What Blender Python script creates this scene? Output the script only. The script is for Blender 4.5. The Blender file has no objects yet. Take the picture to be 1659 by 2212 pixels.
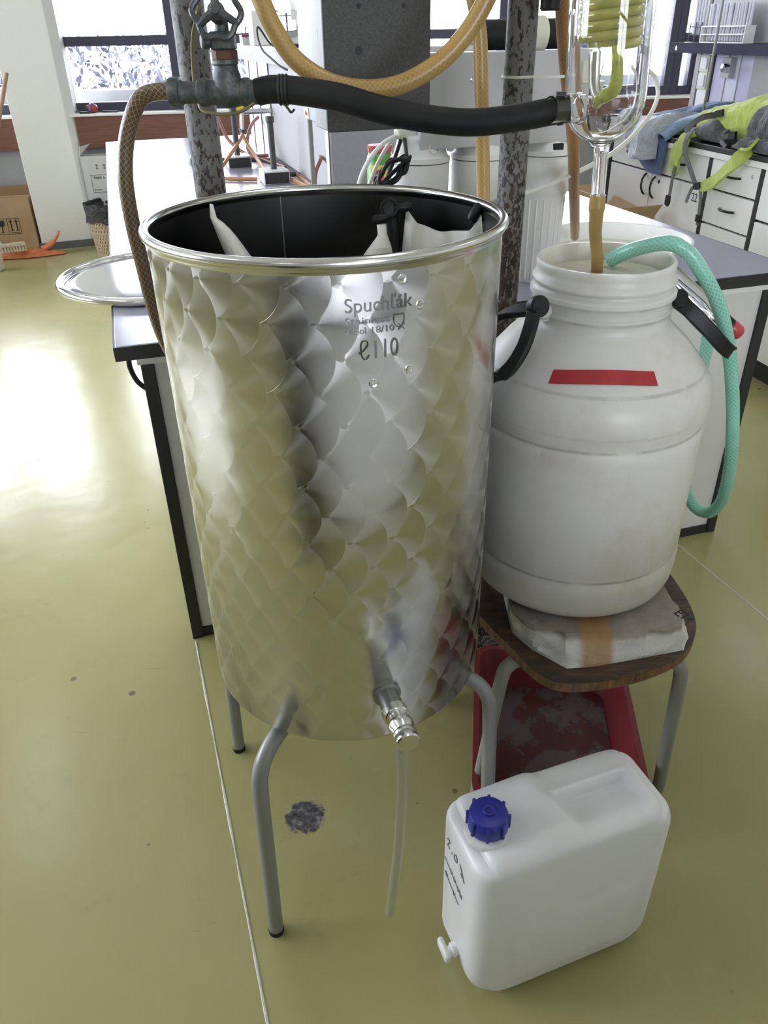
import bpy, math, random
from math import sin, cos, pi, radians as rad, atan2, hypot
from mathutils import Matrix, Vector, noise

random.seed(7)
SC = bpy.context.scene
COL = SC.collection

# ------------------------------------------------------------------ camera
cam_d = bpy.data.cameras.new('camera')
cam = bpy.data.objects.new('camera', cam_d)
COL.objects.link(cam)
PITCH, ROLL, CAM_Z, FPX = rad(31.9), rad(-1.155), 1.35, 1671.5
fw = Vector((0, cos(PITCH), -sin(PITCH)))
r0 = Vector((1, 0, 0)); u0 = r0.cross(fw)
rt = cos(ROLL) * r0 + sin(ROLL) * u0
up = -sin(ROLL) * r0 + cos(ROLL) * u0
cam.matrix_world = Matrix((
    (rt.x, up.x, -fw.x, 0), (rt.y, up.y, -fw.y, 0), (rt.z, up.z, -fw.z, CAM_Z), (0, 0, 0, 1)))
cam_d.sensor_fit = 'VERTICAL'
cam_d.sensor_height = 36.0
cam_d.lens = FPX / 2212 * 36.0
cam_d.clip_start = 0.02
SC.camera = cam

# ------------------------------------------------------------------ sky, exposure, daylight portals
SC.view_settings.view_transform = 'Standard'
SC.view_settings.look = 'None'
SC.view_settings.gamma = 1.0
SC.view_settings.use_curve_mapping = False
SC.view_settings.exposure = 0.35
SKY_STRENGTH = 12.0
LAMP_STRENGTH = 6.0
world = bpy.data.worlds.new('overcast_sky')
SC.world = world
world.use_nodes = True
wn_ = world.node_tree
wn_.nodes['Background'].inputs[0].default_value = (0.90, 0.95, 1.07, 1)
wn_.nodes['Background'].inputs[1].default_value = SKY_STRENGTH
try:
    SC.cycles.max_bounces = 12
    SC.cycles.transmission_bounces = 12
    SC.cycles.transparent_max_bounces = 12
    SC.cycles.diffuse_bounces = 6
    SC.cycles.caustics_reflective = False
    SC.cycles.caustics_refractive = True
    SC.cycles.sample_clamp_indirect = 6.0
except Exception:
    pass

# window wall frame: s along the wall, off outward through the glass
WA = rad(7.2)
WL = Vector((cos(WA), sin(WA), 0)); WN = Vector((-sin(WA), cos(WA), 0)); W0 = Vector((-2.161, 6.159, 0))
def W(s, off, z): return W0 + WL * s + WN * off + Vector((0, 0, z))

def portal(name, center, sx, sz, facing):
    l = bpy.data.lights.new(name, 'AREA'); l.shape = 'RECTANGLE'; l.size = sx; l.size_y = sz
    l.energy = 1
    o = bpy.data.objects.new(name, l); COL.objects.link(o)
    o.location = center
    o.rotation_euler = facing.to_track_quat('-Z', 'Y').to_euler()
    l.cycles.is_portal = True
    return o
portal('daylight_portal', W(1.0, 0.3, 1.6), 7.6, 1.5, -WN)
portal('daylight_portal', Vector((-5.0, 2.9, 1.75)), 5.6, 1.7, Vector((1, 0, 0)))
portal('daylight_portal', Vector((2.4, -5.3, 1.75)), 2.8, 1.7, Vector((0, 1, 0)))

# ------------------------------------------------------------------ mesh helpers
class MB:
    def __init__(s): s.v = []; s.f = []; s.uv = []
    def add(s, vs, fs, uvs=None, M=None):
        b = len(s.v)
        if M is not None: vs = [M @ Vector(p) for p in vs]
        s.v += [tuple(p) for p in vs]
        s.f += [tuple(i + b for i in f) for f in fs]
        s.uv += uvs if uvs else [None] * len(fs)
        return s
    def box(s, x0, x1, y0, y1, z0, z1, M=None):
        vs = [(x, y, z) for z in (z0, z1) for y in (y0, y1) for x in (x0, x1)]
        return s.add(vs, [(0, 2, 3, 1), (4, 5, 7, 6), (0, 1, 5, 4), (2, 6, 7, 3), (0, 4, 6, 2), (1, 3, 7, 5)], None, M)
    def prism(s, poly, z0, z1, M=None):
        n = len(poly)
        a = sum(poly[i][0] * poly[(i + 1) % n][1] - poly[(i + 1) % n][0] * poly[i][1] for i in range(n))
        if a < 0: poly = poly[::-1]
        vs = [(x, y, z0) for x, y in poly] + [(x, y, z1) for x, y in poly]
        fs = [tuple(range(n - 1, -1, -1)), tuple(range(n, 2 * n))] + [(i, (i + 1) % n, n + (i + 1) % n, n + i) for i in range(n)]
        return s.add(vs, fs, None, M)
    def lathe(s, prof, seg=40, M=None, a0=0, a1=2 * pi):
        full = abs(a1 - a0 - 2 * pi) < 1e-6
        n = seg if full else seg + 1
        vs = []; fs = []
        for r, z in prof:
            for k in range(n):
                a = a0 + (a1 - a0) * k / seg
                vs.append((r * cos(a), r * sin(a), z))
        for j in range(len(prof) - 1):
            for k in range(seg):
                k2 = (k + 1) % n
                q = (j * n + k, j * n + k2, (j + 1) * n + k2, (j + 1) * n + k)
                if prof[j][0] < 1e-7: q = (j * n + k, (j + 1) * n + k2, (j + 1) * n + k)
                elif prof[j + 1][0] < 1e-7: q = (j * n + k, j * n + k2, (j + 1) * n + k)
                fs.append(q)
        return s.add(vs, fs, None, M)
    def tube(s, pts, r, seg=12, n=8, cap=True, smooth=True, M=None, flat=None):
        pts = [Vector(p) for p in pts]
        rs = r if isinstance(r, (list, tuple)) else [r] * len(pts)
        P = []; R = []
        if smooth and len(pts) > 2:
            for i in range(len(pts) - 1):
                p0 = pts[max(i - 1, 0)]; p1 = pts[i]; p2 = pts[i + 1]; p3 = pts[min(i + 2, len(pts) - 1)]
                for k in range(n):
                    t = k / n
                    P.append(0.5 * ((2 * p1) + (p2 - p0) * t + (2 * p0 - 5 * p1 + 4 * p2 - p3) * t * t + (3 * p1 - p0 - 3 * p2 + p3) * t ** 3))
                    R.append(rs[i] + (rs[i + 1] - rs[i]) * t)
            P.append(pts[-1]); R.append(rs[-1])
        else: P, R = pts, rs
        m = len(P)
        T = [(P[min(i + 1, m - 1)] - P[max(i - 1, 0)]).normalized() for i in range(m)]
        ref = Vector((0, 0, 1)) if abs(T[0].z) < .9 else Vector((1, 0, 0))
        nrm = (ref - T[0] * ref.dot(T[0])).normalized()
        vs = []; L = 0; Ls = []
        for i in range(m):
            if i: L += (P[i] - P[i - 1]).length
            Ls.append(L)
            nrm = (nrm - T[i] * nrm.dot(T[i])).normalized()
            bn = T[i].cross(nrm)
            for k in range(seg):
                a = 2 * pi * k / seg
                vs.append(P[i] + R[i] * (cos(a) * nrm + sin(a) * bn))
        fs = []; uv = []
        for i in range(m - 1):
            for k in range(seg):
                k2 = (k + 1) % seg
                fs.append((i * seg + k, i * seg + k2, (i + 1) * seg + k2, (i + 1) * seg + k))
                ua, ub = k / seg, (k + 1) / seg
                uv.append([(ua, Ls[i]), (ub, Ls[i]), (ub, Ls[i + 1]), (ua, Ls[i + 1])])
        if cap:
            fs.append(tuple(range(seg - 1, -1, -1))); uv.append(None)
            fs.append(tuple(range((m - 1) * seg, m * seg))); uv.append(None)
        return s.add(vs, fs, uv, M)
    def ribbon(s, pts, side, w, th, n=8, M=None):
        # flat strap: centre line, sideways vector, width(s), thickness
        pts = [Vector(p) for p in pts]; side = Vector(side).normalized()
        ws = w if isinstance(w, (list, tuple)) else [w] * len(pts)
        P = []; Wd = []
        for i in range(len(pts) - 1):
            p0 = pts[max(i - 1, 0)]; p1 = pts[i]; p2 = pts[i + 1]; p3 = pts[min(i + 2, len(pts) - 1)]
            for k in range(n):
                t = k / n
                P.append(0.5 * ((2 * p1) + (p2 - p0) * t + (2 * p0 - 5 * p1 + 4 * p2 - p3) * t * t + (3 * p1 - p0 - 3 * p2 + p3) * t ** 3))
                Wd.append(ws[i] + (ws[i + 1] - ws[i]) * t)
        P.append(pts[-1]); Wd.append(ws[-1])
        m = len(P); vs = []
        for i in range(m):
            T = (P[min(i + 1, m - 1)] - P[max(i - 1, 0)]).normalized()
            sd = (side - T * side.dot(T)).normalized(); nn = T.cross(sd)
            for a, b in ((-1, -1), (1, -1), (1, 1), (-1, 1)):
                vs.append(P[i] + sd * a * Wd[i] / 2 + nn * b * th / 2)
        fs = [(3, 2, 1, 0), tuple(4 * (m - 1) + k for k in range(4))]
        for i in range(m - 1):
            for k in range(4):
                fs.append((4 * i + k, 4 * i + (k + 1) % 4, 4 * i + 4 + (k + 1) % 4, 4 * i + 4 + k))
        return s.add(vs, fs, None, M)
    def grid(s, fn, nu, nv, M=None, closed_u=False):
        vs = [fn(i / nu, j / nv) for j in range(nv + 1) for i in range(nu if closed_u else nu + 1)]
        w = nu if closed_u else nu + 1
        fs = [(j * w + i, j * w + (i + 1) % w, (j + 1) * w + (i + 1) % w, (j + 1) * w + i) for j in range(nv) for i in range(nu)]
        return s.add(vs, fs, None, M)

def axisM(o, d):
    """matrix taking local z to direction d at point o"""
    q = Vector(d).to_track_quat('Z', 'Y')
    return Matrix.Translation(Vector(o)) @ q.to_matrix().to_4x4()
def RZ(a): return Matrix.Rotation(a, 4, 'Z')
def TR(*p): return Matrix.Translation(Vector(p))

def link_mesh(name, mb, m, sharp=35, bevel=0, fix=True):
    me = bpy.data.meshes.new(name)
    me.from_pydata(mb.v, [], mb.f)
    if any(u for u in mb.uv):
        ul = me.uv_layers.new(name='UVMap')
        k = 0
        for pi_, p in enumerate(me.polygons):
            u = mb.uv[pi_]
            for q in range(p.loop_total):
                if u: ul.data[k].uv = u[q]
                k += 1
    if m: me.materials.append(m)
    me.update()
    if sharp:
        me.polygons.foreach_set('use_smooth', [True] * len(me.polygons))
        me.set_sharp_from_angle(angle=rad(sharp))
    o = bpy.data.objects.new(name, me); COL.objects.link(o)
    if bevel:
        b = o.modifiers.new('bevel', 'BEVEL'); b.width = bevel; b.segments = 2; b.limit_method = 'ANGLE'; b.angle_limit = rad(40)
    return o

def thing(name, label, cat, loc=(0, 0, 0), rotz=0, group=None):
    o = bpy.data.objects.new(name, None); COL.objects.link(o)
    o.empty_display_size = .05
    o.location = loc; o.rotation_euler = (0, 0, rotz)
    o['label'] = label; o['category'] = cat
    if group: o['group'] = group
    return o
def rootM(o): return Matrix.LocRotScale(o.location, o.rotation_euler, None)
def part(name, mb, m, parent, bevel=0, sharp=35, label=None, world=False):
    root = parent
    while root.parent: root = root.parent
    if world:
        I = rootM(root).inverted()
        mb.v = [tuple(I @ Vector(p)) for p in mb.v]
    o = link_mesh(name, mb, m, sharp, bevel)
    o.parent = parent
    if label: o['label'] = label
    return o
def single(name, mb, m, label, cat, bevel=0, sharp=35, base=None, group=None):
    """a thing that is one mesh: origin moved to its base"""
    if base is None:
        xs, ys, zs = zip(*mb.v)
        base = ((min(xs) + max(xs)) / 2, (min(ys) + max(ys)) / 2, min(zs))
    b = Vector(base)
    mb.v = [tuple(Vector(p) - b) for p in mb.v]
    o = link_mesh(name, mb, m, sharp, bevel)
    o.location = b; o['label'] = label; o['category'] = cat
    if group: o['group'] = group
    return o
def struct(name, mb, m, bevel=0, parent=None, sharp=35):
    o = link_mesh(name, mb, m, sharp, bevel)
    if parent: o.parent = parent
    else: o['kind'] = 'structure'
    return o
def copy_tree(o, parent=None):
    c = o.copy(); COL.objects.link(c)
    if parent: c.parent = parent
    for ch in [x for x in bpy.data.objects if x.parent is o]: copy_tree(ch, c)
    return c

def text_mb(body, width=None, height=None, depth=.001, M=None, bevel=0):
    cu = bpy.data.curves.new('lettering', 'FONT'); cu.body = body; cu.size = 1; cu.extrude = 0.5
    ob = bpy.data.objects.new('lettering', cu); COL.objects.link(ob)
    dg = bpy.context.evaluated_depsgraph_get(); dg.update()
    me = bpy.data.meshes.new_from_object(ob.evaluated_get(dg))
    vs = [tuple(v.co) for v in me.vertices]; fs = [tuple(p.vertices) for p in me.polygons]
    bpy.data.objects.remove(ob); bpy.data.curves.remove(cu); bpy.data.meshes.remove(me)
    x0 = min(v[0] for v in vs); x1 = max(v[0] for v in vs); y0 = min(v[1] for v in vs); y1 = max(v[1] for v in vs)
    sx = width / (x1 - x0) if width else height / (y1 - y0)
    sy = height / (y1 - y0) if height else sx
    vs = [((v[0] - x0) * sx, (v[1] - y0) * sy, v[2] * depth) for v in vs]
    mb = MB(); mb.add(vs, fs, None, M)
    return mb

# ------------------------------------------------------------------ material helpers
class G:
    def __init__(s, name):
        s.m = bpy.data.materials.new(name); s.m.use_nodes = True
        s.t = s.m.node_tree; s.b = s.t.nodes['Principled BSDF']; s.out = s.t.nodes['Material Output']
    def node(s, typ, **kw):
        n = s.t.nodes.new(typ)
        for k, v in kw.items(): setattr(n, k, v)
        return n
    def set(s, sock, v):
        if hasattr(v, 'is_linked') or hasattr(v, 'node'): s.t.links.new(v, sock)
        else: sock.default_value = v
    def ma(s, op, a, b=None, c=None, clamp=False):
        n = s.node('ShaderNodeMath', operation=op); n.use_clamp = clamp
        for i, x in enumerate((a, b, c)):
            if x is not None: s.set(n.inputs[i], x)
        return n.outputs[0]
    def coord(s, which='Object'): return s.node('ShaderNodeTexCoord').outputs[which]
    def mapping(s, v, scale=(1, 1, 1), loc=(0, 0, 0), rot=(0, 0, 0)):
        n = s.node('ShaderNodeMapping'); s.t.links.new(v, n.inputs[0])
        n.inputs['Scale'].default_value = scale; n.inputs['Location'].default_value = loc; n.inputs['Rotation'].default_value = rot
        return n.outputs[0]
    def noise(s, v, scale, detail=3, rough=.5, dist=0):
        n = s.node('ShaderNodeTexNoise'); s.t.links.new(v, n.inputs['Vector'])
        n.inputs['Scale'].default_value = scale; n.inputs['Detail'].default_value = detail
        n.inputs['Roughness'].default_value = rough; n.inputs['Distortion'].default_value = dist
        return n.outputs[0]
    def voro(s, v, scale, feature='F1', out='Distance', rnd=1):
        n = s.node('ShaderNodeTexVoronoi'); n.feature = feature; s.t.links.new(v, n.inputs['Vector'])
        n.inputs['Scale'].default_value = scale; n.inputs['Randomness'].default_value = rnd
        return n.outputs[out]
    def ramp(s, f, stops, interp='LINEAR'):
        n = s.node('ShaderNodeValToRGB'); s.t.links.new(f, n.inputs[0]); cr = n.color_ramp; cr.interpolation = interp
        while len(cr.elements) < len(stops): cr.elements.new(.5)
        for e, (p, c) in zip(cr.elements, stops):
            e.position = p; e.color = c if len(c) == 4 else (*c, 1)
        return n.outputs[0]
    def mix(s, f, a, b):
        n = s.node('ShaderNodeMix', data_type='RGBA')
        s.set(n.inputs[0], f); s.set(n.inputs[6], a if not isinstance(a, tuple) else (*a[:3], 1)); s.set(n.inputs[7], b if not isinstance(b, tuple) else (*b[:3], 1))
        return n.outputs[2]
    def step(s, f, lo, hi):
        n = s.node('ShaderNodeMapRange'); n.interpolation_type = 'SMOOTHSTEP'
        s.set(n.inputs[0], f); n.inputs[1].default_value = lo; n.inputs[2].default_value = hi
        return n.outputs[0]
    def bump(s, hgt, strength=.2, dist=.01):
        n = s.node('ShaderNodeBump'); n.inputs['Strength'].default_value = strength; n.inputs['Distance'].default_value = dist
        s.t.links.new(hgt, n.inputs['Height']); s.t.links.new(n.outputs[0], s.b.inputs['Normal'])
        return n
    def p(s, **kw):
        N = {'col': 'Base Color', 'rough': 'Roughness', 'metal': 'Metallic', 'trans': 'Transmission Weight', 'ior': 'IOR', 'sss': 'Subsurface Weight',
             'sssr': 'Subsurface Radius', 'ssss': 'Subsurface Scale', 'coat': 'Coat Weight', 'coatr': 'Coat Roughness', 'spec': 'Specular IOR Level',
             'aniso': 'Anisotropic', 'tan': 'Tangent', 'em': 'Emission Color', 'es': 'Emission Strength', 'alpha': 'Alpha', 'sheen': 'Sheen Weight'}
        for k, v in kw.items():
            if k == 'col' and isinstance(v, tuple): v = (*v[:3], 1)
            if k == 'em': v = (*v[:3], 1)
            s.set(s.b.inputs[N[k]], v)
        return s

def flat(name, col, rough=.5, metal=0, var=0.0, scale=30, **kw):
    g = G(name); g.p(col=col, rough=rough, metal=metal, **kw)
    if var:
        n = g.noise(g.coord(), scale, 4, .6)
        d = tuple(max(0, c * (1 - var)) for c in col); l = tuple(min(1, c * (1 + var)) for c in col)
        g.p(col=g.ramp(n, [(.3, d), (.7, l)]))
    return g.m

M = {}
M['white_wall'] = flat('white_wall', (.84, .84, .81), .8, var=.04, scale=3)
g = G('column_paint'); n = g.noise(g.coord(), 9, 5, .7)
g.p(col=g.mix(g.step(n, .68, .76), (.86, .87, .82), (.56, .55, .48)), rough=.7); M['column'] = g.m
M['grey_wall'] = flat('grey_wall', (.30, .30, .30), .75, var=.06, scale=5)
M['ceiling'] = flat('ceiling_paint', (.82, .82, .80), .9)
M['sill_white'] = flat('sill_white', (.85, .85, .80), .4)
g = G('brown_veneer'); v = g.mapping(g.coord(), (2, 2, 40)); g.p(col=g.ramp(g.noise(v, 3, 4, .6), [(.3, (.13, .05, .032)), (.7, (.21, .09, .06))]), rough=.45); M['brown'] = g.m
M['frame_dark'] = flat('window_frame_paint', (.055, .052, .085), .5)
M['skirting'] = flat('skirting_grey', (.13, .14, .15), .5)

# resin floor
g = G('floor_resin'); c = g.coord()
n1 = g.noise(c, 1.3, 4, .6); n2 = g.noise(c, 14, 6, .7)
base = g.ramp(n1, [(.3, (.312, .290, .118)), (.7, (.358, .336, .148))])
base = g.mix(g.ma('MULTIPLY', g.step(n2, .56, .8), .22), base, (.46, .44, .30))
dirt = g.noise(g.mapping(c, (1, 1, 1), (3, 7, 0)), 5, 8, .75)
base = g.mix(g.ma('MULTIPLY', g.step(dirt, .56, .74), .30), base, (.17, .155, .075))
# dots and short scuffs
vd = g.voro(c, 5.5); nd = g.noise(c, 2.3, 2)
dots = g.ma('MULTIPLY', g.step(vd, .055, .035), g.step(nd, .42, .46))
base = g.mix(g.ma('MULTIPLY', dots, .75), base, (.09, .075, .04))
sc_ = g.noise(g.mapping(c, (5, 90, 1), (0, 0, 0), (0, 0, .9)), 1.1, 2, .5)
base = g.mix(g.ma('MULTIPLY', g.step(sc_, .74, .78), .45), base, (.13, .115, .06))
vd2 = g.voro(c, 15); dots2 = g.ma('MULTIPLY', g.step(vd2, .060, .035), g.step(g.noise(c, 3.1, 2), .50, .56))
base = g.mix(g.ma('MULTIPLY', dots2, .7), base, (.10, .08, .045))
# one worn-through dark patch
sp = g.node('ShaderNodeSeparateXYZ'); g.t.links.new(c, sp.inputs[0])
dx = g.ma('SUBTRACT', sp.outputs[0], -.172); dy = g.ma('SUBTRACT', sp.outputs[1], 1.006)
dd = g.ma('SQRT', g.ma('ADD', g.ma('MULTIPLY', dx, dx), g.ma('MULTIPLY', dy, dy)))
dn = g.ma('ADD', dd, g.ma('MULTIPLY', g.ma('SUBTRACT', g.noise(c, 70, 5, .7), .5), .045))
core = g.step(dn, .042, .033)
base = g.mix(core, base, g.ramp(g.noise(c, 60, 4, .6), [(.35, (.03, .03, .035)), (.55, (.10, .095, .10)), (.68, (.30, .29, .29))]))
halo = g.ma('MULTIPLY', g.step(dd, .10, .035), g.step(g.noise(c, 160, 5, .8), .60, .66))
base = g.mix(halo, base, (.05, .045, .05))
g.p(col=base, rough=g.ma('ADD', .17, g.ma('MULTIPLY', n2, .12)), spec=.55)
g.bump(g.ma('ADD', g.noise(c, 4.5, 2), g.ma('MULTIPLY', g.noise(c, 28, 3), .12)), .10, .02)
M['floor'] = g.m
M['seam'] = flat('weld_cord', (.55, .52, .43), .5, var=.15, scale=80)

# steels
g = G('engine_turned_steel'); c = g.coord()
sp = g.node('ShaderNodeSeparateXYZ'); g.t.links.new(c, sp.inputs[0]); X, Y, Z = sp.outputs
R_T = .22; PU, PV, RD = .027, .080, .0435
u = g.ma('MULTIPLY', g.ma('ARCTAN2', X, g.ma('MULTIPLY', Y, -1)), R_T)
i0 = g.ma('CEIL', g.ma('DIVIDE', g.ma('SUBTRACT', u, RD), PU))
sel = []
for k in range(4):
    i = g.ma('ADD', i0, k)
    du = g.ma('SUBTRACT', u, g.ma('MULTIPLY', i, PU))
    odd = g.ma('FLOORED_MODULO', i, 2)
    vv = g.ma('DIVIDE', g.ma('SUBTRACT', Z, g.ma('MULTIPLY', odd, PV / 2)), PV)
    dv = g.ma('MULTIPLY', g.ma('SUBTRACT', vv, g.ma('ROUND', vv)), PV)
    d2 = g.ma('ADD', g.ma('MULTIPLY', du, du), g.ma('MULTIPLY', dv, dv))
    sel.append((du, dv, g.ma('LESS_THAN', d2, RD * RD)))
du, dv, _ = sel[3]
for k in (2, 1, 0):
    a, b, ins = sel[k]
    inv = g.ma('SUBTRACT', 1, ins)
    du = g.ma('ADD', g.ma('MULTIPLY', a, ins), g.ma('MULTIPLY', du, inv))
    dv = g.ma('ADD', g.ma('MULTIPLY', b, ins), g.ma('MULTIPLY', dv, inv))
rr = g.ma('MAXIMUM', g.ma('SQRT', g.ma('ADD', g.ma('MULTIPLY', du, du), g.ma('MULTIPLY', dv, dv))), 1e-4)
cu_, sv_ = g.ma('DIVIDE', du, rr), g.ma('DIVIDE', dv, rr)
cmb = g.node('ShaderNodeCombineXYZ')
g.set(cmb.inputs[0], g.ma('MULTIPLY', cu_, g.ma('DIVIDE', g.ma('MULTIPLY', Y, -1), R_T)))
g.set(cmb.inputs[1], g.ma('MULTIPLY', cu_, g.ma('DIVIDE', X, R_T)))
g.set(cmb.inputs[2], sv_)
g.p(col=(.66, .655, .63), metal=1.0, rough=g.ma('ADD', .175, g.ma('MULTIPLY', g.noise(c, 7, 3), .06)), aniso=.93, tan=cmb.outputs[0])
scr = g.noise(g.mapping(c, (3, 3, 1.2)), 4, 3)
hgt = g.ma('ADD', g.ma('ADD', g.ma('MULTIPLY', g.ma('MULTIPLY', rr, rr), -.020), g.ma('MULTIPLY', scr, .0002)), g.ma('MULTIPLY', g.ma('SINE', g.ma('MULTIPLY', rr, 3200)), .0000035))
g.bump(hgt, 1.0, 1.0)
M['turned'] = g.m
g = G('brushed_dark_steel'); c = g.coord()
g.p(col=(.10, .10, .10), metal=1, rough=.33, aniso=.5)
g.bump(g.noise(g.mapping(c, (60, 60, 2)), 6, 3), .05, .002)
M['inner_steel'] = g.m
M['steel'] = flat('bright_steel', (.68, .68, .66), .20, 1)
M['steel_soft'] = flat('satin_steel', (.60, .60, .58), .32, 1)
M['tap_steel'] = flat('dull_tap_steel', (.30, .30, .30), .35, 1)
M['lid_steel'] = flat('lid_steel', (.80, .80, .80), .10, 1)
M['letter'] = flat('pressed_steel', (.16, .16, .155), .38, 1)  # letters darker than the shell to imitate shade on their pressed edges
g = G('grey_tube_paint'); c = g.coord(); n = g.noise(c, 25, 5, .7)
g.p(col=g.mix(g.step(n, .66, .72), (.26, .27, .26), (.04, .04, .04)), rough=.38, metal=.25); M['leg'] = g.m
g = G('grey_chair_tube'); c = g.coord(); n = g.noise(c, 25, 5, .7)
g.p(col=g.mix(g.step(n, .64, .74), (.24, .245, .22), (.09, .08, .06)), rough=.45); M['chairleg'] = g.m
# rusted painted pipe, more rust low down
g = G('rusty_painted_pipe'); c = g.coord(); sp = g.node('ShaderNodeSeparateXYZ'); g.t.links.new(c, sp.inputs[0])
hgt = g.ma('ADD', g.ma('MULTIPLY', g.step(sp.outputs[2], 1.30, .90), .12), g.ma('MULTIPLY', g.step(sp.outputs[0], .02, -.02), .035))
n = g.ma('ADD', g.noise(g.mapping(c, (1, 1, .6)), 150, 3, .55), hgt)
rust = g.ramp(g.noise(c, 40, 3), [(.4, (.018, .014, .013)), (.7, (.055, .028, .018))])
g.p(col=g.mix(g.step(n, .565, .595), (.145, .145, .138), rust), rough=.55)
g.bump(g.ma('MULTIPLY', g.step(n, .565, .595), -1), .4, .002); M['pipe'] = g.m
# old grey box paint
g = G('dark_grey_enamel'); c = g.coord(); n = g.noise(c, 300, 2, .5); n2 = g.noise(c, 30, 5, .7)
g.p(col=g.mix(g.step(n2, .70, .76), g.ramp(n, [(.35, (.042, .042, .042)), (.65, (.068, .068, .066))]), (.03, .03, .03)), rough=.6); M['box_dark'] = g.m
g = G('worn_pale_enamel'); c = g.coord(); n = g.noise(g.mapping(c, (8, 8, 1)), 10, 5, .7)
g.p(col=g.mix(g.step(n, .62, .72), (.40, .41, .40), (.16, .13, .10)), rough=.5); M['box_pale'] = g.m
M['box_blue'] = flat('pale_blue_enamel', (.42, .50, .54), .5, var=.06, scale=12)
g = G('corroded_brass'); c = g.coord(); n = g.noise(c, 55, 5, .7)
g.p(col=g.ramp(n, [(.3, (.035, .04, .042)), (.55, (.10, .115, .115)), (.75, (.22, .20, .16))]), rough=.55, metal=.5)
g.bump(n, .4, .003); M['brass'] = g.m
M['gas_post'] = flat('dark_post_paint', (.06, .062, .058), .5, var=.3, scale=60)
M['rust_red'] = flat('rust_red', (.10, .045, .03), .7, var=.5, scale=70)
M['handwheel'] = flat('handwheel_paint', (.085, .09, .095), .4, var=.3, scale=40, metal=.3)
M['black_rubber'] = flat('black_rubber', (.010, .010, .010), .5, var=.3, scale=20, spec=.3)
M['black_plastic'] = flat('black_plastic', (.010, .010, .011), .45, spec=.3)
M['black_edge'] = flat('black_edging', (.018, .018, .019), .45)
M['dark_cable'] = flat('dark_cable', (.03, .03, .03), .45)
M['olive_cable'] = flat('olive_cable', (.16, .14, .06), .5)
M['grey_cable'] = flat('grey_cable', (.18, .18, .18), .45)

def braid(name, base, line, dens_u, dens_v, rough=.32, w=.40, amb=0, trans=0):
    g = G(name); uvn = g.coord('UV'); sp = g.node('ShaderNodeSeparateXYZ'); g.t.links.new(uvn, sp.inputs[0])
    a = g.ma('MULTIPLY', sp.outputs[0], dens_u); b = g.ma('MULTIPLY', sp.outputs[1], dens_v)
    l1 = g.ma('ABSOLUTE', g.ma('SUBTRACT', g.ma('FRACT', g.ma('ADD', a, b)), .5))
    l2 = g.ma('ABSOLUTE', g.ma('SUBTRACT', g.ma('FRACT', g.ma('SUBTRACT', a, b)), .5))
    k = g.step(g.ma('MAXIMUM', l1, l2), w, w + .05)
    n = g.noise(g.coord(), 12, 4, .6)
    col = g.mix(k, g.ramp(n, [(.3, tuple(c * .8 for c in base)), (.7, tuple(min(1, c * 1.15) for c in base))]), line)
    g.p(col=col, rough=rough, coat=.3, coatr=.2)
    if trans: g.p(sss=trans, sssr=(.01, .008, .004), ssss=1)
    g.bump(k, .15, .001)
    return g.m
M['hose_yellow'] = braid('yellow_braided_hose', (.40, .245, .062), (.455, .305, .11), 10, 130, .4, .38)
M['hose_brown'] = braid('brown_braided_hose', (.085, .050, .022), (.27, .21, .11), 9, 100, .38, .41)
M['hose_orange'] = braid('orange_braided_hose', (.29, .145, .05), (.36, .205, .09), 8, 95, .4, .42)
M['hose_green'] = braid('green_braided_hose', (.19, .50, .385), (.32, .64, .52), 10, 120, .28, .36)
M['hose_amber'] = flat('amber_hose', (.34, .235, .075), .35, var=.15, scale=20, sss=.3, sssr=(.02, .012, .004), ssss=.5)
M['hose_red'] = flat('brown_red_tubing', (.20, .075, .055), .4)
M['hose_tan'] = flat('orange_tubing', (.42, .20, .085), .4)
M['white_tube'] = flat('white_tubing', (.62, .62, .56), .35)
g = G('clear_tubing'); g.p(col=(.74, .74, .66), rough=.15, trans=.82, ior=1.15); M['clear_tube'] = g.m

# plastics
def hdpe(name, col, sss=.35, rough=.36, dirt=0):
    g = G(name); c = g.coord()
    cc = col
    if dirt:
        n = g.noise(c, 6, 6, .65); n2 = g.noise(g.mapping(c, (1, 1, .3)), 22, 5, .7)
        cc = g.mix(g.ma('MULTIPLY', g.step(n, .45, .75), dirt), col, (col[0] * .72, col[1] * .66, col[2] * .55))
        cc = g.mix(g.ma('MULTIPLY', g.step(n2, .66, .74), dirt), cc, (.35, .33, .28))
    if dirt > .3:
        sp = g.node('ShaderNodeSeparateXYZ'); g.t.links.new(c, sp.inputs[0])
        nn = g.noise(c, 16, 4, .6)
        for z_, k_ in ((.0885, .55), (.3270, .5), (.4093, .35), (.3500, .15), (.4930, .35), (.5135, .2)):
            ln = g.step(g.ma('ABSOLUTE', g.ma('SUBTRACT', sp.outputs[2], z_)), .0034, .0012)
            cc = g.mix(g.ma('MULTIPLY', g.ma('MULTIPLY', ln, k_), g.step(nn, .30, .62)), cc, (.16, .14, .12))
    g.p(col=cc, rough=rough, sss=sss, sssr=(.05, .05, .045), ssss=.5)
    g.bump(g.noise(c, 90, 3), .04, .002)
    return g.m
M['barrel'] = hdpe('barrel_plastic', (.63, .62, .585), .4, .38, .55)
M['jerry'] = hdpe('canister_plastic', (.74, .75, .765), .4, .36, .12)
M['liquid'] = flat('milky_liquid', (.66, .63, .52), .25, var=.1, scale=14)
M['blue_cap'] = flat('blue_cap_plastic', (.018, .024, .27), .38)
M['red_tape'] = flat('red_tape', (.36, .022, .028), .45, var=.12, scale=40)
g = G('red_basin_plastic'); c = g.coord(); n = g.noise(c, 12, 5, .6)
g.p(col=(.17, .022, .026), rough=.4); M['basin_red'] = g.m
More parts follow.
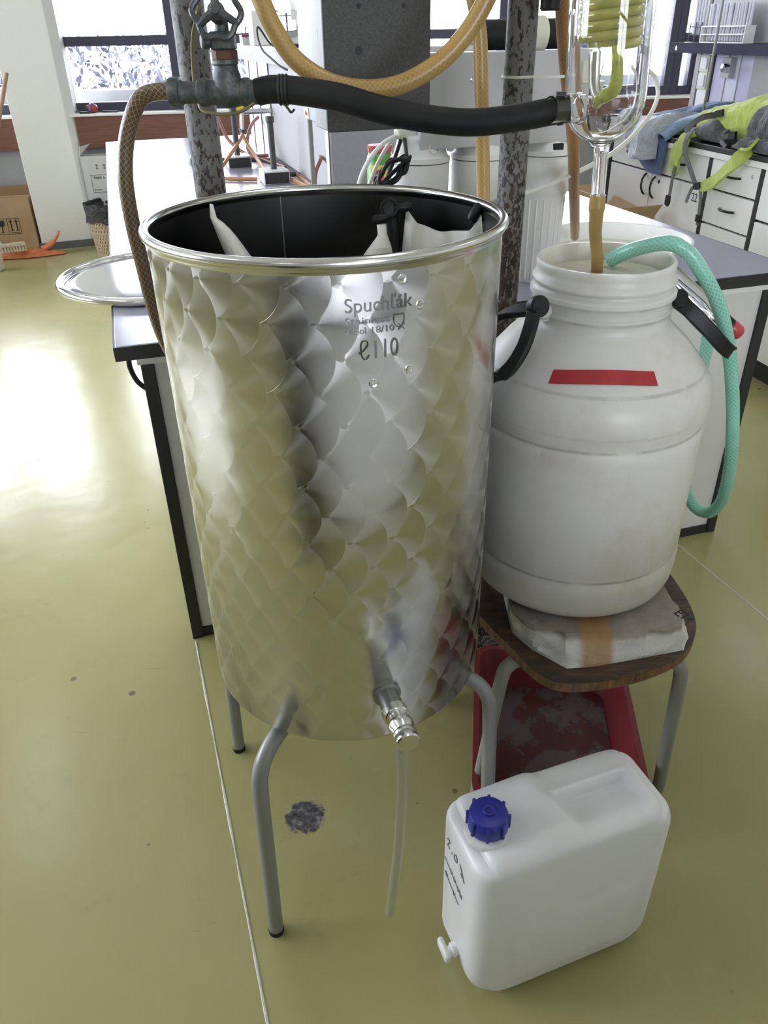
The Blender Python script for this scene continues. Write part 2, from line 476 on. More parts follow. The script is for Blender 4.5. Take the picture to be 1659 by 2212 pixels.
g = G('wet_basin_bottom'); c = g.coord(); n = g.noise(c, 8, 6, .65)
g.p(col=g.mix(g.step(n, .47, .53), (.085, .014, .016), (.115, .085, .09)), rough=.35); M['basin_floor'] = g.m
M['white_plastic'] = flat('white_plastic', (.76, .76, .73), .35)
M['cream_plastic'] = flat('cream_plastic', (.66, .65, .54), .4)
M['bag_white'] = flat('white_polythene', (.72, .71, .66), .4, sss=.3, sssr=(.02, .02, .02), ssss=.5)
M['white_laminate'] = flat('white_laminate', (.86, .86, .85), .35, var=.03, scale=4)
M['grey_laminate'] = flat('grey_laminate', (.68, .68, .665), .5, var=.03, scale=4)
M['bracket_grey'] = flat('grey_white_enamel', (.50, .50, .51), .45)
M['grey_panel'] = flat('grey_panel', (.40, .40, .40), .55, var=.04, scale=60)
g = G('blue_grey_worktop'); c = g.coord(); n = g.noise(c, 3, 3)
g.p(col=g.ramp(n, [(.3, (.30, .30, .37)), (.7, (.34, .34, .41))]), rough=.22, spec=.6); M['worktop'] = g.m
M['black_worktop'] = flat('black_worktop', (.025, .025, .027), .3)
M['shelf_dark'] = flat('shelf_blue_black', (.03, .028, .052), .75, spec=.2)
g = G('clear_glass'); g.p(col=(1, 1, 1), rough=0, trans=1, ior=1.47); M['glass'] = g.m
g = G('thin_pane'); t = g.node('ShaderNodeBsdfTransparent'); gl = g.node('ShaderNodeBsdfGlossy'); gl.inputs['Roughness'].default_value = .01
fr = g.node('ShaderNodeFresnel'); fr.inputs[0].default_value = 1.45; mx = g.node('ShaderNodeMixShader')
g.t.links.new(fr.outputs[0], mx.inputs[0]); g.t.links.new(t.outputs[0], mx.inputs[1]); g.t.links.new(gl.outputs[0], mx.inputs[2]); g.t.links.new(mx.outputs[0], g.out.inputs[0]); M['pane'] = g.m
g = G('yellow_green_coil'); c = g.coord(); n = g.noise(c, 25, 4, .6)
g.p(col=g.ramp(n, [(.3, (.34, .36, .045)), (.7, (.58, .55, .14))]), rough=.1, sss=.4, sssr=(.01, .01, .004), ssss=1, coat=1, coatr=.03); M['coil'] = g.m
M['coil_stain'] = flat('yellow_residue', (.50, .55, .08), .2, var=.3, scale=60)
g = G('stained_plywood'); c = g.coord(); n = g.noise(g.mapping(c, (3, 14, 3)), 5, 6, .65)
g.p(col=g.ramp(n, [(.3, (.02, .014, .011)), (.55, (.065, .038, .024)), (.75, (.17, .085, .04))]), rough=.4); M['plywood'] = g.m
g = G('plywood_edge'); c = g.coord(); n = g.noise(g.mapping(c, (22, 22, 4)), 4, 5, .6)
g.p(col=g.ramp(n, [(.3, (.035, .02, .013)), (.5, (.14, .07, .03)), (.72, (.30, .14, .05))]), rough=.5); M['ply_edge'] = g.m
g = G('broken_foam_block'); c = g.coord(); n = g.noise(c, 40, 6, .7); n2 = g.noise(c, 9, 5, .7)
sp = g.node('ShaderNodeSeparateXYZ'); g.t.links.new(c, sp.inputs[0])
top = g.step(sp.outputs[2], .034, .044)
cc = g.mix(g.ma('MULTIPLY', top, .85), (.66, .66, .63), g.ramp(n2, [(.35, (.12, .10, .085)), (.65, (.30, .26, .22))]))
cc = g.mix(g.step(n, .60, .72), cc, (.36, .35, .33))
st = g.ma('MULTIPLY', g.step(g.ma('ABSOLUTE', g.ma('SUBTRACT', sp.outputs[0], -.02)), .035, .018), g.step(sp.outputs[1], .0, -.08))
cc = g.mix(g.ma('MULTIPLY', st, .8), cc, (.42, .22, .07))
g.p(col=cc, rough=.85); g.bump(g.noise(c, 60, 6, .7), .6, .006); M['foam'] = g.m
g = G('cardboard'); c = g.coord(); n = g.noise(c, 8, 4, .6); g.p(col=g.ramp(n, [(.3, (.38, .26, .135)), (.7, (.46, .32, .18))]), rough=.75); M['card'] = g.m
M['card_tape'] = flat('brown_parcel_tape', (.26, .165, .085), .35)
M['card_white'] = flat('white_carton', (.62, .62, .58), .7)
M['ink'] = flat('black_ink', (.02, .02, .025), .6)
M['grey_ink'] = flat('grey_ink', (.16, .15, .15), .6)
M['pen'] = flat('faded_pen', (.22, .22, .25), .6)
g = G('wicker_plastic'); c = g.coord(); g.p(col=(.50, .38, .25), rough=.5); M['basket'] = g.m
M['basket_dark'] = flat('basket_shadow', (.05, .04, .03), .8)  # very dark brown pail colour behind the weave
g = G('black_bin_bag'); c = g.coord(); g.p(col=(.035, .035, .037), rough=.3); g.bump(g.noise(c, 30, 5, .6, 1.5), .8, .02); M['binbag'] = g.m
M['orange_cloth'] = flat('orange_cloth', (.56, .16, .06), .7, var=.3, scale=18)
M['bristle'] = flat('bristles', (.60, .53, .40), .8, var=.2, scale=50)
M['wood'] = flat('broom_wood', (.36, .22, .12), .5, var=.15, scale=15)
M['yellow_plastic'] = flat('yellow_plastic', (.72, .62, .03), .4)
def cloth(name, a, b, scale=60):
    g = G(name); c = g.coord(); n = g.noise(c, scale, 4, .6)
    g.p(col=g.ramp(n, [(.35, a), (.65, b)]), rough=.85, sheen=.3); g.bump(g.noise(c, 22, 4, .6, .6), .35, .01); return g.m
M['denim'] = cloth('blue_denim', (.045, .085, .20), (.07, .125, .27))
M['denim_pale'] = cloth('worn_denim', (.16, .24, .38), (.24, .32, .46))
M['fleece'] = cloth('grey_fleece', (.30, .33, .36), (.40, .43, .46))
M['pack_green'] = cloth('lime_green_nylon', (.34, .42, .05), (.44, .52, .10), 30)
M['pack_dark'] = cloth('charcoal_nylon', (.035, .035, .037), (.06, .06, .062), 30)
M['webbing'] = cloth('grey_webbing', (.085, .085, .09), (.12, .12, .125), 200)
M['blue_plastic'] = flat('blue_bottle_plastic', (.10, .09, .40), .35)
M['plant'] = flat('leaf_green', (.10, .22, .06), .5)
M['can_green'] = flat('can_green', (.10, .32, .05), .35, var=.3, scale=30)
M['can_red'] = flat('can_red', (.45, .05, .05), .35)
M['can_yellow'] = flat('can_yellow', (.62, .55, .10), .35)
M['lamp'] = flat('lamp_diffuser', (1, 1, 1), .5, em=(.97, .98, 1.0), es=LAMP_STRENGTH)
M['lamp_body'] = flat('lamp_body', (.75, .75, .75), .4)
g = G('hedge_leaves'); c = g.coord(); g.p(col=g.ramp(g.noise(c, 6, 3), [(.3, (.075, .078, .105)), (.7, (.14, .145, .19))]), rough=.6, sss=0); M['hedge'] = g.m
M['twig'] = flat('dry_twig', (.55, .50, .42), .7)
M['ground'] = flat('outside_ground', (.35, .36, .33), .9, var=.2, scale=3)
M['ledge'] = flat('concrete_ledge', (.55, .56, .60), .8, var=.1, scale=8)
M['red_rubber'] = flat('red_rubber', (.32, .05, .06), .4)
M['sticker'] = flat('sticker_paper', (.68, .58, .45), .6)
M['sticker_red'] = flat('sticker_red_ink', (.50, .12, .06), .6)

# bench frame: s across the end panel, d away from the camera
BA = rad(16.64)
BO = Vector((-.543, 1.5125, 0)); BL = Vector((cos(BA), sin(BA), 0)); BD = Vector((-sin(BA), cos(BA), 0))
def B(s, d, z): return BO + BL * s + BD * d + Vector((0, 0, z))
BM = TR(*BO) @ RZ(BA)
ZT = .8126

# ================================================================== ROOM
mb = MB(); mb.box(-5.5, 5.5, -5, 7.2, -.12, 0); struct('floor', mb, M['floor'], sharp=0)
mb = MB(); mb.box(-5.5, 5.5, -5, 7.8, 3.1, 3.2); struct('ceiling', mb, M['ceiling'], sharp=0)
WM = TR(*W0) @ RZ(WA)
SL, SR = -3.4, 7.2
mb = MB(); mb.box(SL, SR, 0, .24, 0, .868, WM); mb.box(SL, SR, 0, .24, 2.35, 3.15, WM)
mb.box(SL, -2.6, 0, .24, .868, 2.35, WM); mb.box(4.70, SR, 0, .24, .868, 2.35, WM)
mb.v = [p for p in mb.v]
struct('wall_back', mb, M['grey_wall'], sharp=0)
mb = MB(); mb.box(4.66, SR, -.02, .0, 0, 3.1, WM); struct('trim_3', mb, M['grey_wall'], sharp=0)
mb = MB()
for b_ in ((-5, 6.9, 0, .9), (-5, 6.9, 2.6, 3.1), (-5, .1, .9, 2.6), (5.7, 6.9, .9, 2.6)): mb.box(-4.8, -4.6, b_[0], b_[1], b_[2], b_[3])
struct('wall_left', mb, M['white_wall'], sharp=0)
mb = MB(); mb.box(5.5, 5.6, -5, 7.8, 0, 3.1); struct('wall_right', mb, M['white_wall'], sharp=0)
mb = MB()
for b_ in ((-5.5, 5.5, 0, .9), (-5.5, 5.5, 2.6, 3.1), (-5.5, 1.0, .9, 2.6), (3.8, 5.5, .9, 2.6)): mb.box(b_[0], b_[1], -5.2, -5, b_[2], b_[3])
struct('wall_front', mb, M['white_wall'], sharp=0)
# column standing against the window wall
cp = [(-2.503, 5.965), (-2.172, 6.085), tuple(W(.03, .0, 0))[:2], tuple(W(.03, .2, 0))[:2], tuple(W(-.36, .2, 0))[:2], tuple(W(-.36, 0, 0))[:2]]
mb = MB(); mb.prism(cp, 0.0, 3.1); struct('column', mb, M['column'], .004, sharp=0)
cp2 = [(-2.515, 5.948), (-2.163, 6.076), (-2.150, 6.10), (-2.52, 5.98)]
mb = MB(); mb.prism(cp2, 0, .05); struct('baseboard_column', mb, M['skirting'], sharp=0)
# window sill and brown cable duct below it
mb = MB(); mb.box(-2.7, 4.66, -.045, .12, .868, .886, WM); struct('trim_1', mb, M['sill_white'], .003, sharp=0)
for a, b_ in ((-2.7, -.34), (.03, 4.66)):
    mb = MB(); mb.box(a, b_, -.035, 0, .665, .866, WM); struct('trim_2', mb, M['brown'], .002, sharp=0)
mb = MB(); mb.box(SL, SR, -.012, 0, 0, .07, WM); struct('baseboard_back', mb, M['skirting'], sharp=0)

# windows: each a frame with its panes
def window(n, s0, s1, transom=None, z0=.886, z1=2.35, sub=True):
    f = MB(); fw_ = .03
    f.box(s0 - fw_, s0 + fw_, .10, .17, z0, z1, WM); f.box(s1 - fw_, s1 + fw_, .10, .17, z0, z1, WM)
    f.box(s0 + fw_, s1 - fw_, .10, .17, z0, z0 + .06, WM); f.box(s0 + fw_, s1 - fw_, .10, .17, z1 - .05, z1, WM)
    if transom: f.box(s0 + fw_, s1 - fw_, .10, .17, transom, transom + .06, WM)
    o = struct('window_%d' % n, f, M['frame_dark'], .004, sharp=0)
    zs = [z0 + .06] + ([transom, transom + .06] if transom else []) + [z1 - .05]
    for a, b_ in zip(zs[::2], zs[1::2]):
        p = MB(); p.box(s0 + fw_, s1 - fw_, .132, .136, a, b_, WM)
        struct('pane', p, M['pane'], parent=o, sharp=0)
wins = [(-2.55, -1.85, 1.29), (-1.79, -1.09, 1.29), (-1.03, -.30, 1.29), (.0, .76, 1.29), (.82, 1.56, 1.29), (1.62, 2.36, 1.29), (2.42, 3.14, 1.29), (3.20, 4.47, None), (4.53, 4.66, 1.235)]
for i, (a, b_, t_) in enumerate(wins): window(i + 1, a, b_, t_)
# side windows added out of view for daylight from the left
for i in range(4):
    y0, y1 = .1 + 1.4 * i, 1.5 + 1.4 * i
    f = MB()
    for y in (y0, y1 - .05): f.box(-4.76, -4.70, y, y + .05, .9, 2.6)
    for z in (.9, 1.4, 2.55): f.box(-4.76, -4.70, y0 + .05, y1 - .05, z, z + .05)
    o = struct('window_%d' % (len(wins) + 1 + i), f, M['frame_dark'], sharp=0)
    for a, b_ in ((.95, 1.4), (1.45, 2.55)):
        p = MB(); p.box(-4.735, -4.731, y0 + .05, y1 - .05, a, b_); struct('pane', p, M['pane'], parent=o, sharp=0)

for i in range(2):  # rear windows added behind the viewer to brighten what faces it
    x0, x1 = 1.0 + 1.4 * i, 2.4 + 1.4 * i
    f = MB()
    for x in (x0, x1 - .05): f.box(x, x + .05, -5.16, -5.10, .9, 2.6)
    for z in (.9, 1.4, 2.55): f.box(x0 + .05, x1 - .05, -5.16, -5.10, z, z + .05)
    o = struct('window_%d' % (len(wins) + 5 + i), f, M['frame_dark'], sharp=0)
    for a, b_ in ((.95, 1.4), (1.45, 2.55)):
        p = MB(); p.box(x0 + .05, x1 - .05, -5.135, -5.131, a, b_); struct('pane', p, M['pane'], parent=o, sharp=0)

# outside: ledge, ground, hedge with bare twigs
mb = MB(); mb.box(-2.2, 7, .55, .75, .60, 1.00, WM); o = single('parapet_ledge', mb, M['ledge'], 'low pale concrete ledge just outside the windows', 'ledge', .01, 0)
mb = MB(); mb.box(-14, 14, .9, 16, -.6, -.5, WM); struct('ground_outside', mb, M['ground'], sharp=0)
mb = MB(); rnd = random.Random(3)
for k in range(15000):
    s = rnd.uniform(-3.6, 3.0); o_ = rnd.uniform(2.2, 3.8)
    top = 1.36 + .22 * noise.noise(Vector((s * .9, 3.1, 0))) + .15 * noise.noise(Vector((s * 3, 1, 5)))
    z = rnd.uniform(-.4, top)
    c_ = W(s, o_, z); d1 = Vector((rnd.gauss(0, 1), rnd.gauss(0, 1), rnd.gauss(0, 1))).normalized(); d2 = d1.orthogonal().normalized()
    L = rnd.uniform(.025, .06)
    mb.add([c_ - d1 * L, c_ + d2 * L * .45, c_ + d1 * L, c_ - d2 * L * .45], [(0, 1, 2, 3)])
o = link_mesh('hedge', mb, M['hedge'], 0); o['kind'] = 'stuff'; o['label'] = 'leafy hedge growing outside behind the left window panes'; o['category'] = 'hedge'
mb = MB()
for pts in ([(.10, 1.6, .8), (.12, 1.6, 1.1), (.18, 1.62, 1.25), (.27, 1.6, 1.45)], [(.13, 1.6, 1.12), (.05, 1.6, 1.2), (-.05, 1.6, 1.33)], [(.07, 1.6, .98), (.0, 1.6, 1.12), (-.08, 1.6, 1.22)], [(.16, 1.6, 1.2), (.26, 1.6, 1.24), (.36, 1.6, 1.27)]):
    mb.tube([W(*p) for p in pts], [.008, .006, .004, .003][:len(pts)], 6, 4)
mb.tube([W(.09, 1.6, -.5), W(.10, 1.6, .3), W(.10, 1.6, .85)], .010, 6, 4)
single('bare_branch', mb, M['twig'], 'bare pale twigs of a shrub outside the window beside the column', 'branch')

# ceiling lamps
def ceil_lamp(x, y):
    t = thing('ceiling_lamp', 'long fluorescent ceiling lamp with white body and bright diffuser', 'lamp', (x, y, 3.1), BA, 'fluorescent ceiling lamps')
    b = MB(); b.box(-.10, .10, -.65, .65, -.06, 0); part('housing', b, M['lamp_body'], t, .005)
    b = MB(); b.box(-.085, .085, -.63, .63, -.075, -.06); part('diffuser', b, M['lamp'], t)
    return t
first_lamp = ceil_lamp(-2.4, 3.6)
first_lamp['label'] = 'fluorescent ceiling lamp over the aisle left of the bench'
for x, y, w_ in ((0.2, 4.4, 'over the far end of the long bench'), (2.9, 5.0, 'over the right hand cabinets by the window'), (-2.0, .6, 'over the left aisle beside the tank'), (.6, 1.2, 'above the steel tank and barrel'), (3.2, 1.8, 'over the floor right of the barrel'), (-1.4, -2.4, 'behind the viewer on the left'), (1.4, -1.8, 'behind the viewer above the second bench')):
    c_ = copy_tree(first_lamp); c_.location = (x, y, 3.1); c_['label'] = 'fluorescent ceiling lamp ' + w_

# floor weld cords
def cord_line(a, b_):
    mb = MB(); a = Vector(a); b_ = Vector(b_); d = (b_ - a).normalized(); sd = Vector((-d.y, d.x, 0)) * .0032
    zv = Vector((0, 0, .0012))
    n = 60
    for i in range(n):
        p, q = a.lerp(b_, i / n), a.lerp(b_, (i + 1) / n)
        j1 = sd * (.75 + .5 * noise.noise(Vector((i * .37, a.x, 0)))); j2 = sd * (.75 + .5 * noise.noise(Vector(((i + 1) * .37, a.x, 0))))
        mb.add([p - j1, p + j1, q + j2, q - j2, p - j1 * .5 + zv, p + j1 * .5 + zv, q + j2 * .5 + zv, q - j2 * .5 + zv], [(0, 4, 7, 3), (4, 5, 6, 7), (5, 1, 2, 6)])
    struct('trim_4', mb, M['seam'], sharp=0)
cord_line((-.500, 1.548, 0.0003), (-.1, .30, .0003))
cord_line((.62, 2.77, .0003), (1.45, .29, .0003))

# ================================================================== LAB BENCH (front one and its twin behind the camera)
def bench(label, loc, rotz, long_=True):
    t = thing('laboratory_bench', label, 'bench', loc, rotz, None)
    L = 1.70
    D = 3.75 if long_ else 1.6
    joints = [0, 1.005, 2.36, D] if long_ else [0, D]
    for a, b_ in zip(joints[:-1], joints[1:]):
        b = MB(); b.box(.004, L - .004, a + (.004 if a == 0 else .0012), b_ - .0012, ZT - .028, ZT); part('worktop', b, M['worktop'], t, .0015, 0)
    b = MB(); b.box(0, L, 0, .004, ZT - .030, ZT - .0005); part('edging', b, M['black_edge'], t, 0, 0)
    for x in (0, L - .004):
        b = MB(); b.box(x, x + .004, .004, D, ZT - .030, ZT - .0005); part('edging', b, M['black_edge'], t, 0, 0)
    # end panel between two black posts, grey rail above, black plinth
    b = MB(); b.box(.074, L - .074, .040, .060, .028, ZT - .03); part('end_panel', b, M['grey_laminate'], t, .001, 0)
    for x in (.046, L - .074):
        b = MB(); b.box(x, x + .028, .030, .062, 0, ZT - .056); part('post', b, M['black_edge'], t, .002, 0)
    b = MB(); b.box(.040, L - .040, .036, .060, ZT - .056, ZT - .030); part('rail', b, M['white_laminate'], t, .001, 0)
    b = MB(); b.box(.074, L - .074, .034, .060, 0, .028); part('plinth', b, M['black_edge'], t, 0, 0)
    b = MB(); b.box(.06, L - .06, .062, D - .03, .05, ZT - .03); part('cabinet_body', b, M['white_laminate'], t, 0, 0)
    b = MB(); b.tube([(.026, .05, ZT - .030), (.024, .048, ZT - .062), (.034, .045, ZT - .095), (.056, .042, ZT - .118)], .0055, 8)
    part('hook', b, M['black_plastic'], t)
    return t
bench('grey-blue laboratory bench with black edges behind the steel tank', tuple(BO), BA)
bench('second laboratory bench facing the steel tank from behind the viewer', (1.255, .410, 0), BA + pi, False)

# unseen black drum added for the dark strip mirrored in the tank
gc = thing('waste_bin', 'tall black waste bin standing left of the second bench', 'bin', (-.41, .07, 0))
mb = MB(); mb.lathe([(0, 0), (.118, 0), (.125, .01), (.140, .90), (.145, .90), (.145, .915), (.135, .915), (.118, .02), (0, .02)], 40); part('bin_body', mb, M['black_edge'], gc)
mb = MB(); mb.lathe([(.138, .918), (.147, .918), (.147, .93), (.12, .955), (0, .965)], 40); part('bin_lid', mb, M['black_edge'], gc)

# ================================================================== STEEL TANK
TX, TY, TZ = -.0655, 1.016, .448
TH = .709; TR_ = .22
tank = thing('steel_tank', 'tall round stainless steel tank with swirled polish and open top', 'tank', (TX, TY, TZ))
mb = MB(); mb.lathe([(TR_ - .012, 0), (TR_ - .004, .003), (TR_, .010), (TR_, TH - .012)], 128); part('shell', mb, M['turned'], tank, sharp=60)
mb = MB(); mb.lathe([(0, 0.0), (TR_ - .02, -.002), (TR_ - .012, 0)], 96); part('underside', mb, M['steel_soft'], tank)
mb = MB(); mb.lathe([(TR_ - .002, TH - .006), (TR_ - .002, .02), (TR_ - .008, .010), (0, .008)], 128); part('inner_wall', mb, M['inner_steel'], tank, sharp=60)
mb = MB()
prof = [(TR_ - .002, TH - .014), (TR_ + .0005, TH - .018), (TR_ + .0025, TH - .015)]
prof += [(TR_ + .0008 + .0062 * cos(a), TH - .0062 + .0062 * sin(a)) for a in [rad(x) for x in range(-70, 211, 20)]]
prof += [(TR_ - .003, TH - .014)]
mb.lathe(prof, 128); part('rim', mb, M['steel'], tank, sharp=80)
# vertical weld inside the back wall
a = atan2(1.222 - TY, -.145 - TX)
mb = MB(); mb.tube([((TR_ - .0025) * cos(a), (TR_ - .0025) * sin(a), .02), ((TR_ - .0025) * cos(a), (TR_ - .0025) * sin(a), TH - .012)], .0012, 6, smooth=False)
part('weld', mb, M['steel_soft'], tank)
# pressed lettering, bent round the shell
def on_tank(mb, u0, z0, slope=0.0):
    out = []
    for x, y, z in mb.v:
        th = (u0 + x) / TR_; r = TR_ + z + .0004
        out.append((r * sin(th), -r * cos(th), z0 + y + slope * x))
    mb.v = out; return mb
let = MB()
for body, u0_, z0_, w, h_ in (('Spuchľák', .029, .6465, .075, .021), ('Stainless', .029, .6385, .048, .0068), ('steel 18/10 X', .029, .6275, .066, .0068), ('110', .060, .599, .027, .0205)):
    t_ = on_tank(text_mb(body, w, h_, .0012), u0_, z0_); let.add(t_.v, t_.f)
def ring_line(pts, r):
    mb = MB(); mb.tube([(x, y, 0.0002) for x, y in pts], r, 6, 6); return mb
t_ = on_tank(ring_line([(-.001, .0075), (.004, .0105), (.0085, .0155), (.0085, .0200), (.005, .0213), (.002, .0185), (.0015, .0120), (.002, .0050), (.0045, .0010), (.0080, .0015), (.0105, .0050)], .0009), .043, .5985); let.add(t_.v, t_.f)
t_ = on_tank(ring_line([(0, .0), (.012, .0)], .0007), .082, .6445); let.add(t_.v, t_.f)
t_ = on_tank(ring_line([(0, .0), (.0005, -.008), (.006, -.013), (.0115, -.008), (.012, 0)], .0005), .082, .6435); let.add(t_.v, t_.f)
part('lettering', let, M['letter'], tank, sharp=30)
for ang, z in ((-60.3, .651), (-66, .681), (-64, .58), (-75, .57)):
    A = rad(ang); mb = MB(); mb.lathe([(0, .0006), (.0018, .0006), (.0024, .0001), (.0045, .0005), (.0055, 0)], 20, axisM((TR_ * cos(A), TR_ * sin(A), z), (cos(A), sin(A), 0)))
    part('weld_spot', mb, M['steel'], tank)
# outlet tap
A = rad(-73); td = Vector((cos(A), sin(A), 0)); tp = Vector((TR_ * cos(A), TR_ * sin(A), .092))
TM = axisM(tp, td)
mb = MB(); mb.lathe([(.021, -.002), (.021, .002), (.0165, .004), (.0160, .030), (.0160, .034)], 28, TM); tapo = part('tap', mb, M['tap_steel'], tank)
mb = MB(); mb.lathe([(.0160, .032), (.0185, .033), (.0185, .045), (.0170, .047), (.0145, .048), (.0145, .052), (.0165, .055), (.0185, .061), (.0185, .066), (.0150, .073), (.0145, .076)], 28, TM); part('nut', mb, M['steel'], tapo)
mb = MB(); mb.lathe([(.0145, .074), (.0165, .077), (.0172, .080), (.0165, .083), (.0130, .084), (.0155, .085), (.0170, .088), (.0170, .0935), (.0150, .0955), (0, .096)], 28, TM); part('tap_cap', mb, M['steel'], tapo)
mb = MB(); bt = tp + td * .062; mb.lathe([(.0095, -.016), (.0095, -.030), (.0075, -.031), (.0075, -.045)], 20, TR(*bt)); part('spout', mb, M['steel_soft'], tapo)
mb = MB()
tipw = Vector((TX, TY, TZ)) + bt + Vector((0, 0, -.034))
mb.tube([tipw, tipw + Vector((.002, -.002, -.09)), tipw + Vector((-.002, -.004, -.18)), tipw + Vector((-.008, -.006, -.27)), tipw + Vector((-.014, -.008, -.33)), tipw + Vector((-.020, -.012, -.392))], .0082, 16, 8)
single('drain_hose', mb, M['clear_tube'], 'clear plastic drain hose hanging from the tap of the steel tank', 'hose')

# stand under the tank: bent grey tubes of an old chair frame
st = thing('tank_stand', 'grey steel tube frame with bent legs carrying the steel tank', 'stand', (TX, TY, 0))
feet = [Vector((-.205, .774, 0)), Vector((-.332, 1.185, 0)), Vector((.186, .935, 0)), Vector((.085, 1.315, 0))]
ctr = Vector((TX, TY, 0))
def bent_leg(f, r=.0128, top=.433, inn=.055, drop=.075):
    d = (ctr - f); d.z = 0; d.normalize()
    s_ = Vector((f.x, f.y, .006))
    e = f + d * inn
    mb = MB()
    mb.tube([s_, f.lerp(f + d * .012, .5) + Vector((0, 0, .17)), f + d * .012 + Vector((0, 0, top - drop - .015)), f + d * .019 + Vector((0, 0, top - .038)), f + d * .043 + Vector((0, 0, top - .010)), f + d * .085 + Vector((0, 0, top)), f + d * .16 + Vector((0, 0, top))], r, 16, 8)
    return mb
for f in feet:
    lg = part('leg', bent_leg(f), M['leg'], st, world=True)
    mb = MB(); mb.lathe([(0, 0), (.0135, 0), (.0138, .009), (.0132, .010)], 18, TR(f.x, f.y, 0)); part('foot_cap', mb, M['black_plastic'], lg, world=True)
mb = MB()
tops = [f + (ctr - f).normalized() * .13 for f in feet]
loop = [tops[0], tops[1], tops[3], tops[2], tops[0]]
for p, q in zip(loop[:-1], loop[1:]): mb.tube([(p.x, p.y, .434), (q.x, q.y, .434)], .0128, 12, smooth=False)
part('seat_frame', mb, M['leg'], st, world=True)

# white bag gathered inside the tank, held by black clips
def WP(x, y, z): return Vector((x, y, z))
bag = thing('filter_bag', 'white filter bag hung inside the open steel tank', 'bag', (TX, TY, TZ + .45))
def tongue(rows, nu=14):
    # rows: (left point, right point, bulge toward the viewer)
    mb = MB()
    def fn(u, v):
        k = v * (len(rows) - 1); i = min(int(k), len(rows) - 2); t = k - i; t = t * t * (3 - 2 * t) * .5 + t * .5
        l = Vector(rows[i][0]).lerp(Vector(rows[i + 1][0]), t); r = Vector(rows[i][1]).lerp(Vector(rows[i + 1][1]), t); b = rows[i][2] + (rows[i + 1][2] - rows[i][2]) * t
        a = 2 * pi * u
        c_ = (l + r) / 2; h_ = (r - l) / 2
        p = c_ + h_ * cos(a) + Vector((0, -1, .15)) * sin(a) * b
        return p + Vector((0, 0, .002 * noise.noise(p * 40)))
    mb.grid(fn, 24, 26, closed_u=True); return mb
mb = tongue([((-.229, 1.120, 1.153), (-.224, 1.117, 1.152), .004), ((-.229, 1.110, 1.138), (-.219, 1.106, 1.137), .005), ((-.223, 1.10, 1.126), (-.198, 1.085, 1.127), .010), ((-.205, 1.075, 1.09), (-.165, 1.055, 1.09), .022), ((-.19, 1.05, 1.02), (-.11, 1.02, 1.02), .03), ((-.17, 1.02, .92), (-.05, .99, .92), .03)])
part('bag_corner', mb, M['bag_white'], bag, world=True, sharp=0)
mb = tongue([((-.002, 1.120, 1.122), (.011, 1.120, 1.122), .005), ((-.001, 1.112, 1.110), (.012, 1.112, 1.110), .008), ((-.014, 1.10, 1.095), (.018, 1.10, 1.095), .014), ((-.034, 1.09, 1.07), (.022, 1.09, 1.07), .018), ((-.05, 1.07, .98), (.03, 1.07, .98), .025)])
part('bag_corner', mb, M['bag_white'], bag, world=True, sharp=0)
mb = MB()
def swag(u, v):
    # cloth hung between two clips, sagging upper edge
    x = .040 + .098 * u; y = 1.156 - .075 * u
    ztop = 1.1345 - .020 * (min(u, .16) / .16 if u < .5 else min(1 - u, .14) / .14) ** .8 + .004 * cos(u * 2 * pi)
    zz = ztop - v * .17 - .0
    xx = x - .012 * v * cos(pi * u) * 1.5
    yy = y - .035 * sin(pi * min(1, v * 2.2) / 2) * (0.3 + .7 * sin(pi * u)) - .004 * sin(u * 17)
    return (xx, yy, zz)
mb.grid(swag, 32, 14)
n_ = len(mb.v); back = [(x, y + .006, z) for x, y, z in mb.v]
mb.add(back, [tuple(reversed(f)) for f in mb.f[:]])
part('bag_side', mb, M['bag_white'], bag, world=True, sharp=0)
def clip(loc, d, label, s=1.0):
    t = thing('bag_clip', label, 'clip', loc)
    mb = MB(); mb.lathe([(0, -.016 * s), (.007 * s, -.016 * s), (.009 * s, -.010 * s), (.009 * s, .010 * s), (.006 * s, .015 * s), (0, .016 * s)], 16, axisM((0, 0, 0), d)); part('barrel', mb, M['black_plastic'], t)
    mb = MB(); mb.box(-.004 * s, .004 * s, -.003, .003, -.02 * s, .0, axisM((0, 0, 0), (0, -.3, 1))); part('jaw', mb, M['black_plastic'], t, .001)
    return t
clip((.004, 1.126, 1.128), (1, .2, .1), 'black clip pinching the narrow middle neck of the white bag', .72)
clip((.036, 1.156, 1.137), (1, .1, .1), 'black clip just right of the round black elbow in the tank', .8)
clip((.131, 1.093, 1.141), (.5, .1, .8), 'black clip at the far right corner of the white bag', .75)
el = thing('drain_elbow', 'round black pipe elbow with a hose inside the tank', 'fitting', (.017, 1.165, 1.136))
mb = MB(); mb.lathe([(.010, .009), (.0132, .009), (.0140, .003), (.0140, -.009), (.011, -.012), (.010, -.012)], 28, axisM((0, -.008, 0), (-.15, -1, .25))); part('collar', mb, M['black_plastic'], el)
mb = MB(); mb.lathe([(0, .0), (.0105, .0)], 24, axisM((0, -.010, .001), (-.15, -1, .25))); part('plug', mb, M['dark_cable'], el)
mb = MB(); mb.tube([(0, .002, -.009), (.004, -.006, -.035), (.003, -.02, -.08), (.015, -.05, -.15), (.025, -.07, -.29)], .0110, 14, 8); part('hose', mb, M['black_rubber'], el)

